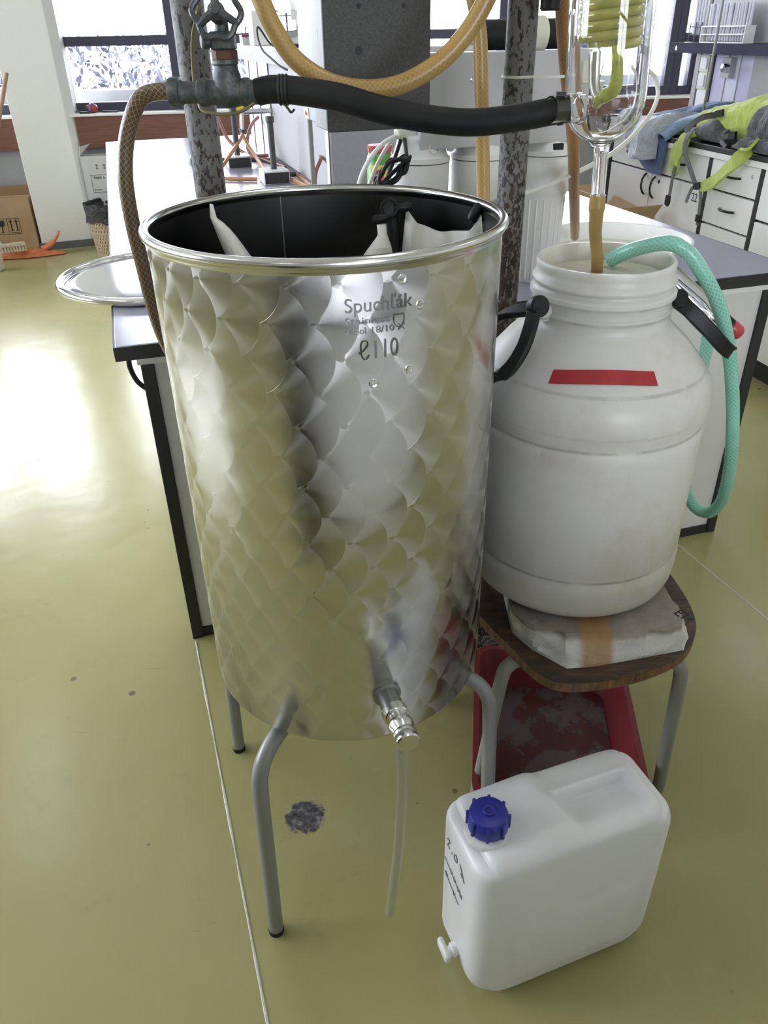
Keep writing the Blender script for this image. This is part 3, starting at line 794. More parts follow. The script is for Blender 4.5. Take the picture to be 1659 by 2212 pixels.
# ================================================================== TANK LID on the bench
lid = thing('steel_disc', 'large round steel lid lying on the bench corner left of the tank', 'lid', (-.575, 2.03, ZT))
mb = MB(); mb.lathe([(0, .012), (.20, .012), (.222, .010), (.226, .006)], 96); part('disc', mb, M['lid_steel'], lid, sharp=50)
mb = MB(); pr = [(.238 + .011 * cos(a), .0105 + .010 * sin(a)) for a in [rad(x) for x in range(-180, 181, 20)]]; mb.lathe(pr, 96); part('rolled_edge', mb, M['lid_steel'], lid, sharp=80)

# ================================================================== WOODEN CHAIR, SLAB, BARREL
ch = thing('wooden_stool', 'old stool with stained plywood seat and grey tube legs under the barrel', 'stool', (.36, 1.17, 0))
seat = [(.285, .918), (.36, .925), (.43, .943), (.50, .978), (.540, 1.025), (.560, 1.08), (.562, 1.16), (.545, 1.30), (.51, 1.40), (.44, 1.44), (.30, 1.44), (.20, 1.38), (.145, 1.25), (.150, 1.16), (.175, 1.085), (.215, 1.010), (.248, .945)]
def smooth_poly(poly, it=2):
    for _ in range(it):
        out = []
        for i in range(len(poly)):
            p, q = poly[i], poly[(i + 1) % len(poly)]
            out += [(p[0] * .75 + q[0] * .25, p[1] * .75 + q[1] * .25), (p[0] * .25 + q[0] * .75, p[1] * .25 + q[1] * .75)]
        poly = out
    return poly
sp_ = smooth_poly(seat)
mb = MB(); mb.prism(sp_, .4385, .4405); part('seat', mb, M['plywood'], ch, world=True, sharp=30)
mb = MB(); mb.prism(sp_, .420, .4385); part('seat_edge', mb, M['ply_edge'], ch, world=True, sharp=30, label='worn brown layered edge of the seat')
def chair_leg(top, foot, ins):
    mb = MB(); top = Vector(top); foot = Vector(foot); ins = Vector(ins)
    d = (foot - top)
    mb.tube([foot, foot - d * .5, top + d * .10, top + d * .02 + (ins - top) * .10, top + (ins - top) * .45, ins], .0125, 14, 8); return mb
for t_, f_, i_ in (((.205, 1.000, .412), (.176, 1.045, .004), (.29, 1.04, .412)), ((.513, .995, .412), (.560, 1.060, .004), (.43, 1.05, .412)),
                   ((.19, 1.36, .412), (.16, 1.46, .004), (.28, 1.30, .412)), ((.52, 1.36, .412), (.56, 1.45, .004), (.44, 1.30, .412))):
    part('leg', chair_leg(t_, f_, i_), M['chairleg'], ch, world=True)
mb = MB(); mb.tube([(.29, 1.04, .408), (.43, 1.05, .408), (.44, 1.30, .408), (.28, 1.30, .408), (.29, 1.04, .408)], .0115, 10, smooth=False); part('seat_frame', mb, M['chairleg'], ch, world=True)

slab_o = Vector((.372, 1.13, .4406))
so = [(.222, 1.045), (.252, 1.008), (.300, .990), (.357, .982), (.43, .988), (.500, 1.000), (.510, 1.03), (.506, 1.09), (.515, 1.22), (.47, 1.29), (.27, 1.28), (.225, 1.18)]
sb = [(.222, 1.048), (.250, 1.002), (.300, .955), (.345, .958), (.43, .976), (.508, .994), (.522, 1.02), (.515, 1.09), (.52, 1.22), (.47, 1.295), (.27, 1.285), (.222, 1.18)]
def dense(poly, k=6):
    out = []
    for i in range(len(poly)):
        p, q = poly[i], poly[(i + 1) % len(poly)]
        for j in range(k): out.append((p[0] + (q[0] - p[0]) * j / k, p[1] + (q[1] - p[1]) * j / k))
    return out
do, db = dense(so), dense(sb)
mb = MB(); N_ = len(do); vs = []; lev = 8
for j in range(lev + 1):
    t = j / lev
    for i in range(N_):
        x = db[i][0] + (do[i][0] - db[i][0]) * t; y = db[i][1] + (do[i][1] - db[i][1]) * t; z = .047 * t
        k = noise.noise(Vector((x * 42, y * 42, z * 60))) * .008 + noise.noise(Vector((x * 110, y * 110, z * 120))) * .002
        dx, dy = x - slab_o.x, y - slab_o.y; l = hypot(dx, dy)
        if j in (0,): k = 0 if j == 0 else k
        vs.append((dx + dx / l * k, dy + dy / l * k, z if j in (0, lev) else z + k * .2))
fs = [tuple(range(N_ - 1, -1, -1)), tuple(range(lev * N_, (lev + 1) * N_))]
for j in range(lev):
    for i in range(N_): fs.append((j * N_ + i, j * N_ + (i + 1) % N_, (j + 1) * N_ + (i + 1) % N_, (j + 1) * N_ + i))
mb.add(vs, fs); o = link_mesh('foam_block', mb, M['foam'], 30); o.location = slab_o
o['label'] = 'rough broken white slab between the stool seat and the barrel'; o['category'] = 'slab'
# scribbled mark on the slab
mk = MB()
MKM = TR(.497 - slab_o.x, 1.035 - slab_o.y, .0475) @ RZ(rad(-60))
for pts in ([(0, 0), (0, .018)], [(0, .018), (.010, .018)], [(0, .009), (.008, .010)], [(0, 0), (.010, .0)], [(.015, .0), (.015, .017)], [(.015, .017), (.021, .008)], [(.021, .008), (.027, .017)], [(.027, .017), (.028, 0)]):
    mk.tube([(x, y, 0) for x, y in pts], .0011, 6, smooth=False, M=MKM)
part('marker_letters', mk, M['ink'], o)

BX, BY, BZ = .343, 1.19, .4878
bar = thing('plastic_barrel', 'big milky white plastic barrel with wide open neck and black handles', 'barrel', (BX, BY, BZ))
prof = [(0, 0), (.150, 0), (.166, .004), (.178, .016), (.1845, .034), (.1865, .060), (.1870, .078), (.1842, .083), (.1838, .094), (.1858, .100), (.1855, .20), (.1855, .305), (.1868, .318), (.1845, .323), (.1840, .331), (.1862, .337), (.1882, .348), (.1890, .356), (.1880, .364),
        (.1875, .372), (.1840, .386), (.1790, .398), (.172, .408), (.1715, .4095), (.163, .419), (.142, .444), (.125, .459), (.1125, .470), (.1070, .480), (.1055, .492), (.1075, .4945), (.1075, .4985), (.1050, .500), (.1042, .512),
        (.1050, .514), (.1095, .517), (.1095, .523), (.1045, .527), (.1040, .533), (.1075, .536), (.1075, .541), (.1030, .545), (.1025, .556), (.1035, .562), (.1020, .566), (.0975, .566), (.0960, .561), (.0955, .535)]
mb = MB(); mb.lathe(prof, 96); part('body', mb, M['barrel'], bar, sharp=50)
mb = MB(); mb.lathe([(0, .5385), (.05, .5387), (.0965, .539)], 64); part('contents', mb, M['liquid'], bar, label='pale milky liquid just below the mouth')
# red tape across the shoulder
def shoulder_r(z): # profile radius at height (local)
    pts = [(.364, .1880), (.386, .1840), (.398, .1790), (.408, .172), (.419, .163), (.444, .142), (.459, .125), (.470, .1125)]
    for (z0, r0_), (z1, r1_) in zip(pts[:-1], pts[1:]):
        if z0 <= z <= z1: return r0_ + (r1_ - r0_) * (z - z0) / (z1 - z0)
    return .188
def tape(u, v):
    ang = rad(-127 + 57 * u); z = .4275 + .006 * sin(pi * u) + .002 * u + (v - .5) * .017
    r = shoulder_r(z) + .0009
    return (r * cos(ang), r * sin(ang), z)
mb = MB(); mb.grid(tape, 40, 6); part('tape_strip', mb, M['red_tape'], bar, label='strip of red tape on the shoulder', sharp=0)
# lugs and handles
def handle(sign):
    a = rad(205) if sign < 0 else rad(8)
    d = Vector((cos(a), sin(a), 0)); s_ = Vector((-sin(a), cos(a), 0)); zt = .500
    mb = MB()
    mb.lathe([(.016, -.022), (.016, .006), (.013, .010), (0, .010)], 24, axisM(d * .112 + Vector((0, 0, zt)), d))
    mb.box(-.013, .013, -.012, .012, -.006, .020, axisM(d * .103 + Vector((0, 0, zt)), d))
    return d, s_, zt, mb
# left handle drops beside the shoulder, right one sticks out sideways
d, s_, zt, mb = handle(-1); lug = part('handle_lug', mb, M['barrel'], bar)
def WPl(x, y, z): return Vector((x - BX, y - BY, z - BZ))
hp = [WPl(.222, 1.096, 1.006), WPl(.214, 1.076, .985), WPl(.202, 1.062, .957), WPl(.182, 1.062, .925), WPl(.158, 1.085, .905), WPl(.140, 1.12, .902), WPl(.135, 1.15, .915), WPl(.147, 1.165, .945), WPl(.170, 1.155, .972), WPl(.196, 1.13, .992), WPl(.222, 1.100, 1.005)]
mb = MB(); mb.ribbon(hp, (.75, -.45, .5), .020, .011, 8); hl = part('handle', mb, M['black_plastic'], bar, .002)
mb = MB(); mb.lathe([(0, -.006), (.014, -.006), (.0155, -.002), (.0155, .010), (.013, .013), (0, .013)], 24, axisM(hp[0] + Vector((.004, .006, .002)), (.35, -.9, .3))); part('pivot', mb, M['black_plastic'], hl)
d, s_, zt, mb = handle(1); part('handle_lug', mb, M['barrel'], bar)
hp = [WPl(.452, 1.168, .993), WPl(.474, 1.155, .978), WPl(.505, 1.150, .950), WPl(.535, 1.155, .922), WPl(.556, 1.175, .906), WPl(.566, 1.215, .900), WPl(.556, 1.25, .908), WPl(.525, 1.255, .935), WPl(.485, 1.235, .972), WPl(.455, 1.205, .995)]
mb = MB(); mb.ribbon(hp, (.55, .1, .83), .022, .012, 8); hl = part('handle', mb, M['black_plastic'], bar, .002)
mb = MB(); mb.lathe([(0, -.006), (.013, -.006), (.0145, -.002), (.0145, .010), (.012, .013), (0, .013)], 24, axisM(hp[0] + Vector((.0, .0, .002)), (.3, -.9, .3))); part('pivot', mb, M['black_plastic'], hl)

# ================================================================== HOSES AROUND THE BARREL
gp = [(.362, 1.238, 1.036), (.379, 1.225, 1.050), (.398, 1.203, 1.064), (.424, 1.172, 1.077), (.447, 1.164, 1.070), (.468, 1.160, 1.051), (.512, 1.160, .992), (.552, 1.172, .91), (.585, 1.19, .82), (.606, 1.20, .74), (.626, 1.22, .66), (.638, 1.245, .585), (.634, 1.275, .540), (.618, 1.305, .535), (.602, 1.33, .565), (.594, 1.345, .64), (.592, 1.35, .74), (.594, 1.35, .82), (.590, 1.345, .875)]
mb = MB(); mb.tube(gp, .0110, 18, 8); single('green_hose', mb, M['hose_green'], 'pale green braided hose looping out of the barrel mouth', 'hose', base=gp[0])
gt = thing('glass_tap_tube', 'glass tube with black clamp and red knob behind the barrel', 'glass tube', (.480, 1.285, 1.004))
o0 = Vector((.465, 1.285, 1.01)); dv_ = Vector((.105, 0, -.083)).normalized()
mb = MB(); mb.lathe([(.0095, -.02), (.0135, .0), (.0135, .085), (.010, .098), (.013, .108), (.009, .122), (.0, .123)], 22, axisM((0, 0, 0), dv_)); part('tube', mb, M['glass'], gt)
mb = MB(); mb.box(-.014, .014, -.012, .012, .122, .146, axisM((0, 0, 0), dv_)); part('clamp', mb, M['black_plastic'], gt, .003)
mb = MB(); mb.lathe([(0, .150), (.0125, .150), (.0135, .153), (.0135, .170), (.011, .174), (.004, .174), (.004, .172), (0, .172)], 20, axisM((0, 0, 0), dv_)); part('knob', mb, M['can_red'], gt, label='small red screw knob')

# ================================================================== GLASS CONDENSER
c1 = Vector((.3205, 1.196, 1.137)); c0 = Vector((.3035, 1.196, 1.50))
CD = (c0 - c1).normalized()
CM = axisM(c1, CD)
con = thing('glass_condenser', 'upright glass condenser with yellow green coil above the barrel', 'condenser', c1)
def loc(mb): # points given in world
    return mb
CMl = axisM((0, 0, 0), CD)
# outer jacket with wall thickness: stem, bulb, cylinder
out = [(.0098, -.010), (.0098, .055), (.0105, .068), (.0125, .0735), (.020, .0765), (.030, .082), (.0395, .091), (.0465, .103), (.0505, .118), (.0515, .134), (.0515, .52), (.046, .545), (.03, .558), (.012, .565), (.012, .62)]
inn = [(.0095, .62), (.0095, .563), (.029, .555), (.044, .543), (.0493, .52), (.0493, .134), (.0483, .119), (.0446, .1045), (.038, .0932), (.0288, .0845), (.019, .079), (.0085, .0755), (.0070, .066), (.0070, -.010), (.0098, -.010)]
mb = MB(); mb.lathe([(a * (1.06 if z_ > .072 else 1), z_) for a, z_ in out + inn], 64, CMl); part('jacket', mb, M['glass'], con, sharp=60)
# side arm where the black hose goes on
sa_o = CD * .119; sd_ = (Vector((.262, 1.172, 1.256)) - (c1 + sa_o)).normalized()
mb = MB(); mb.lathe([(.0185, .040), (.0185, .056), (.0165, .066), (.0165, .090), (.0145, .090), (.0145, .066), (.0165, .056), (.0165, .040), (.0185, .040)], 36, axisM(sa_o, sd_)); part('side_arm', mb, M['glass'], con)
# coil
mb = MB(); pts = []; turns = 26; pitch_ = .0119
for k in range(turns * 24 + 1):
    a = 2 * pi * k / 24; z = .192 + pitch_ * k / 24
    pts.append((.0365 * cos(a), .0365 * sin(a), z))
mb.tube(pts, .0064, 12, smooth=False, M=CMl); part('coil', mb, M['coil'], con, sharp=60)
mb = MB(); mb.lathe([(.026, .19), (.029, .19), (.029, .50), (.026, .50), (.026, .19)], 32, CMl); part('inner_column', mb, M['coil'], con)
mb = MB(); mb.tube([(.0365, 0, .192), (.037, .002, .178), (.035, .004, .158), (.026, .004, .141), (.008, -.002, .133), (-.012, -.006, .127), (-.030, -.004, .121)], [.0066, .007, .008, .009, .009, .008, .0075], 12, 6, M=CMl); part('coil_outlet', mb, M['coil_stain'], con)
mb = MB()
for a in (2.2, 3.6, 4.6): mb.tube([(.022 * cos(a), .022 * sin(a), .185), (.020 * cos(a), .020 * sin(a), .150), (.014 * cos(a), .014 * sin(a), .132)], .0042, 10, 6, M=CMl)
part('inner_tube', mb, M['clear_tube'], con)
# amber sleeve hose from the stem into the barrel
mb = MB(); e0 = c1 + CD * .004; ah = [e0, e0 - CD * .018, e0 - CD * .026, c1 + Vector((.004, .004, -.05)), Vector((.333, 1.208, 1.055)), Vector((.339, 1.214, 1.022))]
mb.tube(ah, [.0115, .0120, .0106, .0093, .0090, .0090], 20, 8); single('amber_hose', mb, M['hose_amber'], 'short amber rubber hose from the condenser into the barrel', 'hose', base=ah[0])
# thin zip strap on the black hose end comes with the hose below

# ================================================================== VALVE, PIPES, BOX
def rusty_pipe(x, y, r, label):
    t = thing('rusty_pipe', label, 'pipe', (x, y, 0))
    mb = MB(); mb.lathe([(0, 0), (r, 0), (r, 2.2), (0, 2.2)], 40); part('tube', mb, M['pipe'], t)
    mb = MB(); mb.lathe([(r, .001), (r + .035, .001), (r + .035, .012), (r, .016)], 32); part('floor_flange', mb, M['pipe'], t)
    return t
rusty_pipe(-.292, 1.452, .0265, 'flaking grey rusty steel pipe standing left of the dark box')
rp2 = rusty_pipe(.252, 1.555, .0262, 'flaking grey rusty steel pipe standing right of the dark box')
mb = MB(); mb.lathe([(.0263, -.0022), (.0275, -.0022), (.0275, .0022), (.0263, .0022)], 28, TR(0, 0, 1.277)); mb.box(.02, .075, -.028, -.0255, -.002 + 1.277, .002 + 1.277); zt_ = part('cable_tie', mb, M['white_tube'], rp2)

bx = thing('grey_metal_box', 'dark grey metal box with pale sides hanging between the two pipes', 'box', (-.0815, 1.45, 1.2045), BA)
mb = MB(); mb.box(0, .182, -.001, .004, 0, .75); f_ = part('front_plate', mb, M['box_dark'], bx, .002)
mb = MB(); mb.box(.0, .182, .005, .09, .001, .75); part('front_body', mb, M['box_pale'], bx, .003)
mb = MB(); mb.box(.004, .178, .096, .217, .006, .75); part('rear_body', mb, M['box_blue'], bx, .003)
mb = MB(); mb.box(.010, .172, .088, .098, .004, .74); part('gap_strip', mb, M['black_edge'], bx)
for x, z, r in ((.060, .179, .0038), (.136, .179, .0034), (.058, .118, .0055)):
    mb = MB(); mb.lathe([(r * .5, .0015), (r, .0015), (r * 1.1, 0)], 18, axisM((x, -.001, z), (0, -1, 0))); mb.lathe([(0, .0005), (r * .55, .0005)], 14, axisM((x, -.001, z), (0, -1, 0))); part('screw', mb, M['ink'], f_)
mb = MB(); mb.box(-.0045, .0042, .150, .185, .018, .040, None); mb.v = [(min(x, .0035), y, z) for x, y, z in mb.v]; mb = MB().box(.0026, .0042, .160, .194, .008, .026); stk = part('sticker', mb, M['sticker'], bx)
tm = text_mb('Pozor', .020, .007, .0004, Matrix(((0, 0, -1, .0024), (-1, 0, 0, .188), (0, 1, 0, .0135), (0, 0, 0, 1)))); part('sticker_text', tm, M['sticker_red'], stk, sharp=0)

VX, VY, VZ = -.218, 1.285, 1.277
AX = Vector((1, -.045, -.01)).normalized()
val = thing('gate_valve', 'old grey brass gate valve with star shaped handwheel', 'valve', (VX, VY, VZ))
VM = axisM((0, 0, 0), AX) @ Matrix.Diagonal((.89, .89, 1, 1))
mb = MB(); mb.lathe([(.014, -.083), (.021, -.083), (.0225, -.080), (.0225, -.067), (.019, -.066), (.0165, -.062), (.016, -.043), (.0175, -.040), (.0205, -.038), (.0205, -.026), (.0185, -.024), (.019, -.014), (.023, -.004), (.024, .004), (.022, .014), (.0195, .022), (.0215, .026), (.0215, .034), (.0185, .037), (.018, .052), (.014, .052)], 28, VM); part('body', mb, M['brass'], val)
mb = MB(); mb.lathe([(.0225, -.003), (.0225, .020), (.0195, .030), (.0190, .034), (.0212, .036), (.0212, .041), (.018, .042)], 28, TR(.004, -.002, 0) @ Matrix.Diagonal((.88, .88, 1, 1))); part('bonnet', mb, M['brass'], val)
mb = MB(); mb.lathe([(.0, .041), (.0185, .041), (.0185, .053), (.0, .053)], 6, TR(.004, -.002, 0)); part('union_nut', mb, M['rust_red'], val, label='rust red union nut')
mb = MB(); mb.box(-.017, .017, -.015, .015, .053, .076, TR(.004, -.002, 0)); mb.lathe([(.010, .075), (.009, .10), (0, .10)], 16, TR(.004, -.002, 0)); part('gland', mb, M['brass'], val, .003)
# handwheel: faces the viewer, lobed rim with three spokes
wc = Vector((.004, -.030, .098)); wdir = Vector((.05, -1, .25)).normalized()
HM = axisM(wc, wdir)
mb = MB(); rim = []
for k in range(61):
    a = 2 * pi * k / 60; rr_ = .0310 + .0022 * cos(6 * a + .4); rim.append((rr_ * cos(a), rr_ * sin(a), 0))
mb.tube(rim, .0045, 10, smooth=False, cap=False, M=HM)
whl = part('handwheel', mb, M['handwheel'], val, sharp=0)
for k in range(3):
    a = rad(92 + 120 * k); mb = MB(); mb.tube([(0, 0, .008), (.015 * cos(a), .015 * sin(a), .006), (.030 * cos(a), .030 * sin(a), 0)], [.0075, .0056, .0046], 10, 6, M=HM); part('spoke', mb, M['handwheel'], whl)
mb = MB(); mb.lathe([(0, .016), (.006, .016), (.008, .010), (.012, .006), (.0125, -.010), (.009, -.030), (0, -.030)], 18, HM); part('hub', mb, M['handwheel'], whl)
mb = MB(); mb.tube([wc - wdir * .028, wc - wdir * .028 + Vector((0, .014, -.004)), Vector((.004, -.002, .088))], .0085, 12, 6); part('stem', mb, M['brass'], val)
mb = MB(); mb.lathe([(.008, 0), (.010, .001), (.010, .010), (.008, .012), (0, .012)], 14, axisM((-.014, -.010, .064), (-1, -.4, 0))); part('drain_plug', mb, M['brass'], val)

# brown braided hose on the left of the valve, down behind the tank to the floor
hb = [Vector((VX, VY, VZ)) - AX * .076, (-.322, 1.295, 1.279), (-.350, 1.298, 1.268), (-.377, 1.30, 1.222), (-.391, 1.30, 1.165), (-.394, 1.302, 1.10), (-.391, 1.305, 1.035), (-.386, 1.31, .95), (-.376, 1.315, .89), (-.352, 1.32, .83), (-.30, 1.34, .76), (-.22, 1.36, .68), (-.12, 1.38, .60)]
mb = MB(); mb.tube(hb, .0120, 20, 8); single('brown_hose', mb, M['hose_brown'], 'brown braided hose curving from the valve down left of the tank', 'hose', base=hb[0])
# black rubber hose from the valve to the condenser
e_ = Vector((VX, VY, VZ)) + AX * .046
kb = [e_, (-.150, 1.279, 1.280), (-.113, 1.268, 1.278), (-.053, 1.245, 1.270), (.005, 1.225, 1.2555), (.069, 1.205, 1.2445), (.133, 1.192, 1.2395), (.195, 1.182, 1.2455), (.238, 1.176, 1.2525), Vector((.262, 1.172, 1.256))]
bh = thing('black_hose', 'thick black rubber hose between the gate valve and the condenser', 'hose', e_)
mb = MB(); mb.tube(kb, [.0180, .0185, .0187, .0187, .0184, .0180, .0177, .0175, .0174, .0174], 24, 8); part('hose', mb, M['black_rubber'], bh, world=True, sharp=50)
mb = MB()
for dx in (0, .005, .010): mb.lathe([(.0184, -.0022), (.0206, -.0012), (.0206, .0012), (.0184, .0022)], 24, axisM(Vector((-.138 + dx, 1.2755 - dx * .3, 1.2794)), AX))
mb.tube([(-.132, 1.262, 1.262), (-.126, 1.254, 1.256), (-.122, 1.252, 1.252), (-.117, 1.253, 1.256)], .0018, 6); part('wire_binding', mb, M['dark_cable'], bh, world=True)
mb = MB(); mb.lathe([(.0175, -.004), (.0188, -.004), (.0188, .004), (.0175, .004)], 28, axisM((.2485, 1.1743, 1.2540), Vector((.262, 1.172, 1.256)) - Vector((.238, 1.176, 1.2525)))); mb.box(-.006, .006, -.004, .004, .0, .005, TR(.246, 1.160, 1.272)); part('hose_clip', mb, M['black_plastic'], bh, world=True)
# yellow braided hoses
yl = [(-.23, 1.33, 2.1), (-.225, 1.33, 1.75), (-.20, 1.325, 1.53), (-.175, 1.315, 1.43), (-.161, 1.312, 1.394), (-.144, 1.308, 1.356), (-.116, 1.305, 1.316), (-.069, 1.302, 1.287), (-.014, 1.300, 1.2765), (.040, 1.30, 1.283), (.094, 1.303, 1.309), (.133, 1.307, 1.345), (.160, 1.31, 1.386), (.178, 1.312, 1.43), (.21, 1.33, 1.53), (.235, 1.36, 1.75), (.24, 1.38, 2.1)]
mb = MB(); mb.tube(yl, .0132, 20, 8); single('yellow_hose', mb, M['hose_yellow'], 'yellow braided hose sagging in a loop in front of the dark box', 'hose', base=yl[0])
y2 = [(.118, 1.42, 2.1), (.122, 1.42, 1.7), (.136, 1.41, 1.46), (.150, 1.40, 1.392), (.161, 1.40, 1.35), (.166, 1.40, 1.305), (.174, 1.40, 1.196), (.179, 1.40, 1.12), (.184, 1.40, 1.02), (.19, 1.40, .90), (.21, 1.39, .83), (.235, 1.375, .815), (.26, 1.39, .84)]
mb = MB(); mb.tube(y2, .0114, 20, 8); single('yellow_hose', mb, M['hose_yellow'], 'yellow braided hose hanging straight down beside the right rusty pipe', 'hose', base=y2[0])
o3 = [(.385, 1.77, 1.46), (.392, 1.78, 1.386), (.404, 1.80, 1.285), (.437, 1.84, 1.13), (.462, 1.95, 1.00), (.500, 2.10, .895), (.520, 2.165, .845)]
P = lambda a: a
o3 = [(.305, 1.50, 2.1), (.306, 1.50, 1.7), (.312, 1.52, 1.46), (.318, 1.56, 1.388), (.352, 1.65, 1.295), (.400, 1.735, 1.155), (.440, 1.85, 1.045), (.497, 2.04, .925), (.548, 2.235, .853)]
mb = MB(); mb.tube(o3, .0122, 18, 8); single('orange_hose', mb, M['hose_orange'], 'orange brown braided hose running down into the white bowl', 'hose', base=o3[0])
# black pipe end seen at the top between the pipe and the condenser
mb = MB(); mb.lathe([(.0, .0), (.014, .0), (.0165, .003), (.0165, .03), (.0155, .033), (.0155, .037), (.0165, .04), (.0165, .75), (.012, .75)], 24, TR(.287, 1.50, 1.372)); single('black_pipe_end', mb, M['black_rubber'], 'black rubber pipe end hanging beside the condenser top', 'pipe')
# thin lines
def line(name, pts, r, m, label, cat='cable'):
    mb = MB(); mb.tube(pts, r, 10, 8); return single(name, mb, m, label, cat, base=pts[0])
line('thin_cable', [(-.245, 1.39, 2.1), (-.247, 1.39, 1.7), (-.252, 1.385, 1.46), (-.259, 1.382, 1.393), (-.276, 1.38, 1.346), (-.2825, 1.382, 1.291), (-.275, 1.36, 1.262), (-.262, 1.30, 1.258), (-.250, 1.272, 1.254), (-.224, 1.265, 1.250), (-.197, 1.266, 1.253), (-.175, 1.262, 1.264)],   .0024, M['olive_cable'], 'thin olive cable hanging down and looping under the valve')
line('white_tubing', [(.205, 1.60, 1.05), (.237, 1.62, 1.061), (.319, 1.70, 1.063), (.415, 1.80, 1.076), (.508, 1.90, 1.093), (.585, 2.0, 1.114), (.662, 2.1, 1.158), (.694, 2.15, 1.199), (.685, 2.155, 1.235), (.668, 2.15, 1.252), (.63, 2.14, 1.27)], .0052, M['white_tube'], 'thin white plastic tubing sweeping past the condenser', 'tubing')

# ================================================================== ON THE BENCH
bw_ = thing('white_bowl', 'wide shallow white basin on the bench behind the barrel', 'bowl', (.622, 2.128, ZT))
mb = MB(); mb.lathe([(0, 0), (.165, 0), (.172, .003), (.197, .050), (.206, .054), (.207, .058), (.200, .0595), (.192, .057), (.166, .008), (0, .006)], 72); part('bowl', mb, M['white_plastic'], bw_, sharp=50)
mb = MB(); mb.lathe([(0, .018), (.171, .018)], 48); part('water', mb, M['liquid'], bw_)

# water filter unit
ro = thing('filter_unit', 'white water purifier with three filter housings under a metal bracket', 'water filter', tuple(B(.87, .16, ZT)), BA)
FS = [(-.155, 0), (-.011, 0), (.150, 0)]
mb = MB(); mb.box(-.175, .205, -.055, -.052, .318, .495); mb.box(-.175, .205, -.052, .06, .492, .495); mb.box(-.175, -.172, -.052, .06, .318, .492); mb.box(.202, .205, -.052, .06, .318, .492); mb.box(-.175, .205, .057, .06, .318, .492)
br = part('bracket', mb, M['bracket_grey'], ro, .0015, 0)
for x, z in ((-.058, .447), (.012, .450)):
    mb = MB(); mb.lathe([(0, .003), (.005, .003), (.007, 0)], 14, axisM((x, -.055, z), (0, -1, 0))); part('screw', mb, M['steel'], br)
mb = MB(); mb.box(.168, .206, -.070, -.055, .430, .474); mb.lathe([(0, .004), (.0045, .004), (.005, 0)], 14, axisM((.192, -.070, .458), (0, -1, 0))); sw = part('switch', mb, M['cream_plastic'], br, .002)
mb = MB(); mb.lathe([(0, .0045), (.0038, .0045), (.0042, .0)], 14, axisM((.192, -.0705, .458), (0, -1, 0))); part('button', mb, M['can_red'], sw)
for i, (x, y) in enumerate(FS):
    Mx = TR(x, y, 0)
    mb = MB(); mb.lathe([(0, 0), (.044, 0), (.049, .006), (.052, .04), (.056, .20), (.059, .205), (.0635, .215), (.065, .288), (.0, .288)], 48, Mx)
    hs = part('housing', mb, M['white_plastic'], ro, sharp=40)
    for k in range(20):
        a = 2 * pi * k / 20; mb = MB(); mb.tube([(x + .0515 * cos(a), y + .0515 * sin(a), .012), (x + .0555 * cos(a), y + .0555 * sin(a), .196)], .0028, 6, smooth=False); part('rib', mb, M['white_plastic'], hs)
    mb = MB(); mb.lathe([(.0645, .2885), (.0645, .2900), (.0, .2900)], 40, Mx); part('seal', mb, M['dark_cable'], hs)
    mb = MB(); mb.lathe([(.066, .290), (.066, .300), (.060, .304), (.052, .330), (.050, .345), (0, .345)], 44, Mx); part('head', mb, M['white_plastic'], ro, sharp=40)
    if i == 0:
        mb = MB(); mb.lathe([(.010, .002), (.0125, .002), (.0125, -.003)], 24, axisM((x + .012, y - .0535, .320), (.15, -1, .28))); part('port_ring', mb, M['cream_plastic'], ro)
mb = MB(); mb.box(.14, .165, -.062, -.050, .302, .316); part('black_plug', mb, M['black_plastic'], ro, .002)
mb = MB(); mb.tube([(-.04, .0, .525), (.16, .0, .525)], .0285, 24, smooth=False); mem = part('membrane_tube', mb, M['black_rubber'], ro)
mb = MB(); mb.lathe([(.029, -.016), (.034, -.016), (.034, .016), (.029, .016)], 28, axisM((.105, 0, .525), (1, 0, 0))); part('clamp_ring', mb, M['cream_plastic'], mem)
mb = MB(); mb.box(-.175, -.04, -.02, .03, .497, .508); part('top_plate', mb, M['white_plastic'], ro, .002)
# valve block and hoses on the left filter head
mb = MB(); mb.lathe([(.010, -.028), (.013, -.028), (.013, .010), (.010, .014), (0, .014)], 20, axisM((-.205, -.02, .352), (-.8, -.2, -.35))); mb.box(-.21, -.165, -.032, -.008, .335, .362); part('elbow_fitting', mb, M['cream_plastic'], ro, .002)
def bline(name, pts, r, m, label, cat='cable', dense_=8):
    w = [tuple(B(*p)) for p in pts]
    mb = MB(); mb.tube(w, r, 10, dense_); return single(name, mb, m, label, cat, base=w[0])
bline('white_hose', [(.655, .14, 1.158), (.62, .13, 1.145), (.585, .12, 1.115), (.560, .115, 1.07), (.553, .11, 1.01), (.556, .11, .93), (.56, .12, .825)], .0048, M['white_plastic'], 'white hose drooping from the left filter head, outer one', 'hose')
bline('white_hose', [(.655, .15, 1.156), (.63, .14, 1.135), (.598, .13, 1.09), (.575, .125, 1.03), (.566, .12, .96), (.565, .13, .825)], .0042, M['cream_plastic'], 'cream hose drooping from the left filter head, inner one', 'hose')
bline('black_power_cable', [(.660, .13, 1.15), (.642, .12, 1.115), (.618, .12, 1.06), (.603, .12, 1.0), (.596, .12, .93), (.60, .13, .82)], .0042, M['black_plastic'], 'black cable running straight down beside the drooping white hoses', 'cable')
wc_ = []
for k in range(58):
    a = 2 * pi * k / 19; tt = k / 58
    x = .040 * cos(a); z = .014 * sin(a)
    wc_.append((.612 + x * .85 - z * .5 + .003 * sin(k), .050 + .010 * sin(k * .9) - .012 * tt, 1.102 + x * .50 + z * .9 + .003 * sin(1.7 * k)))
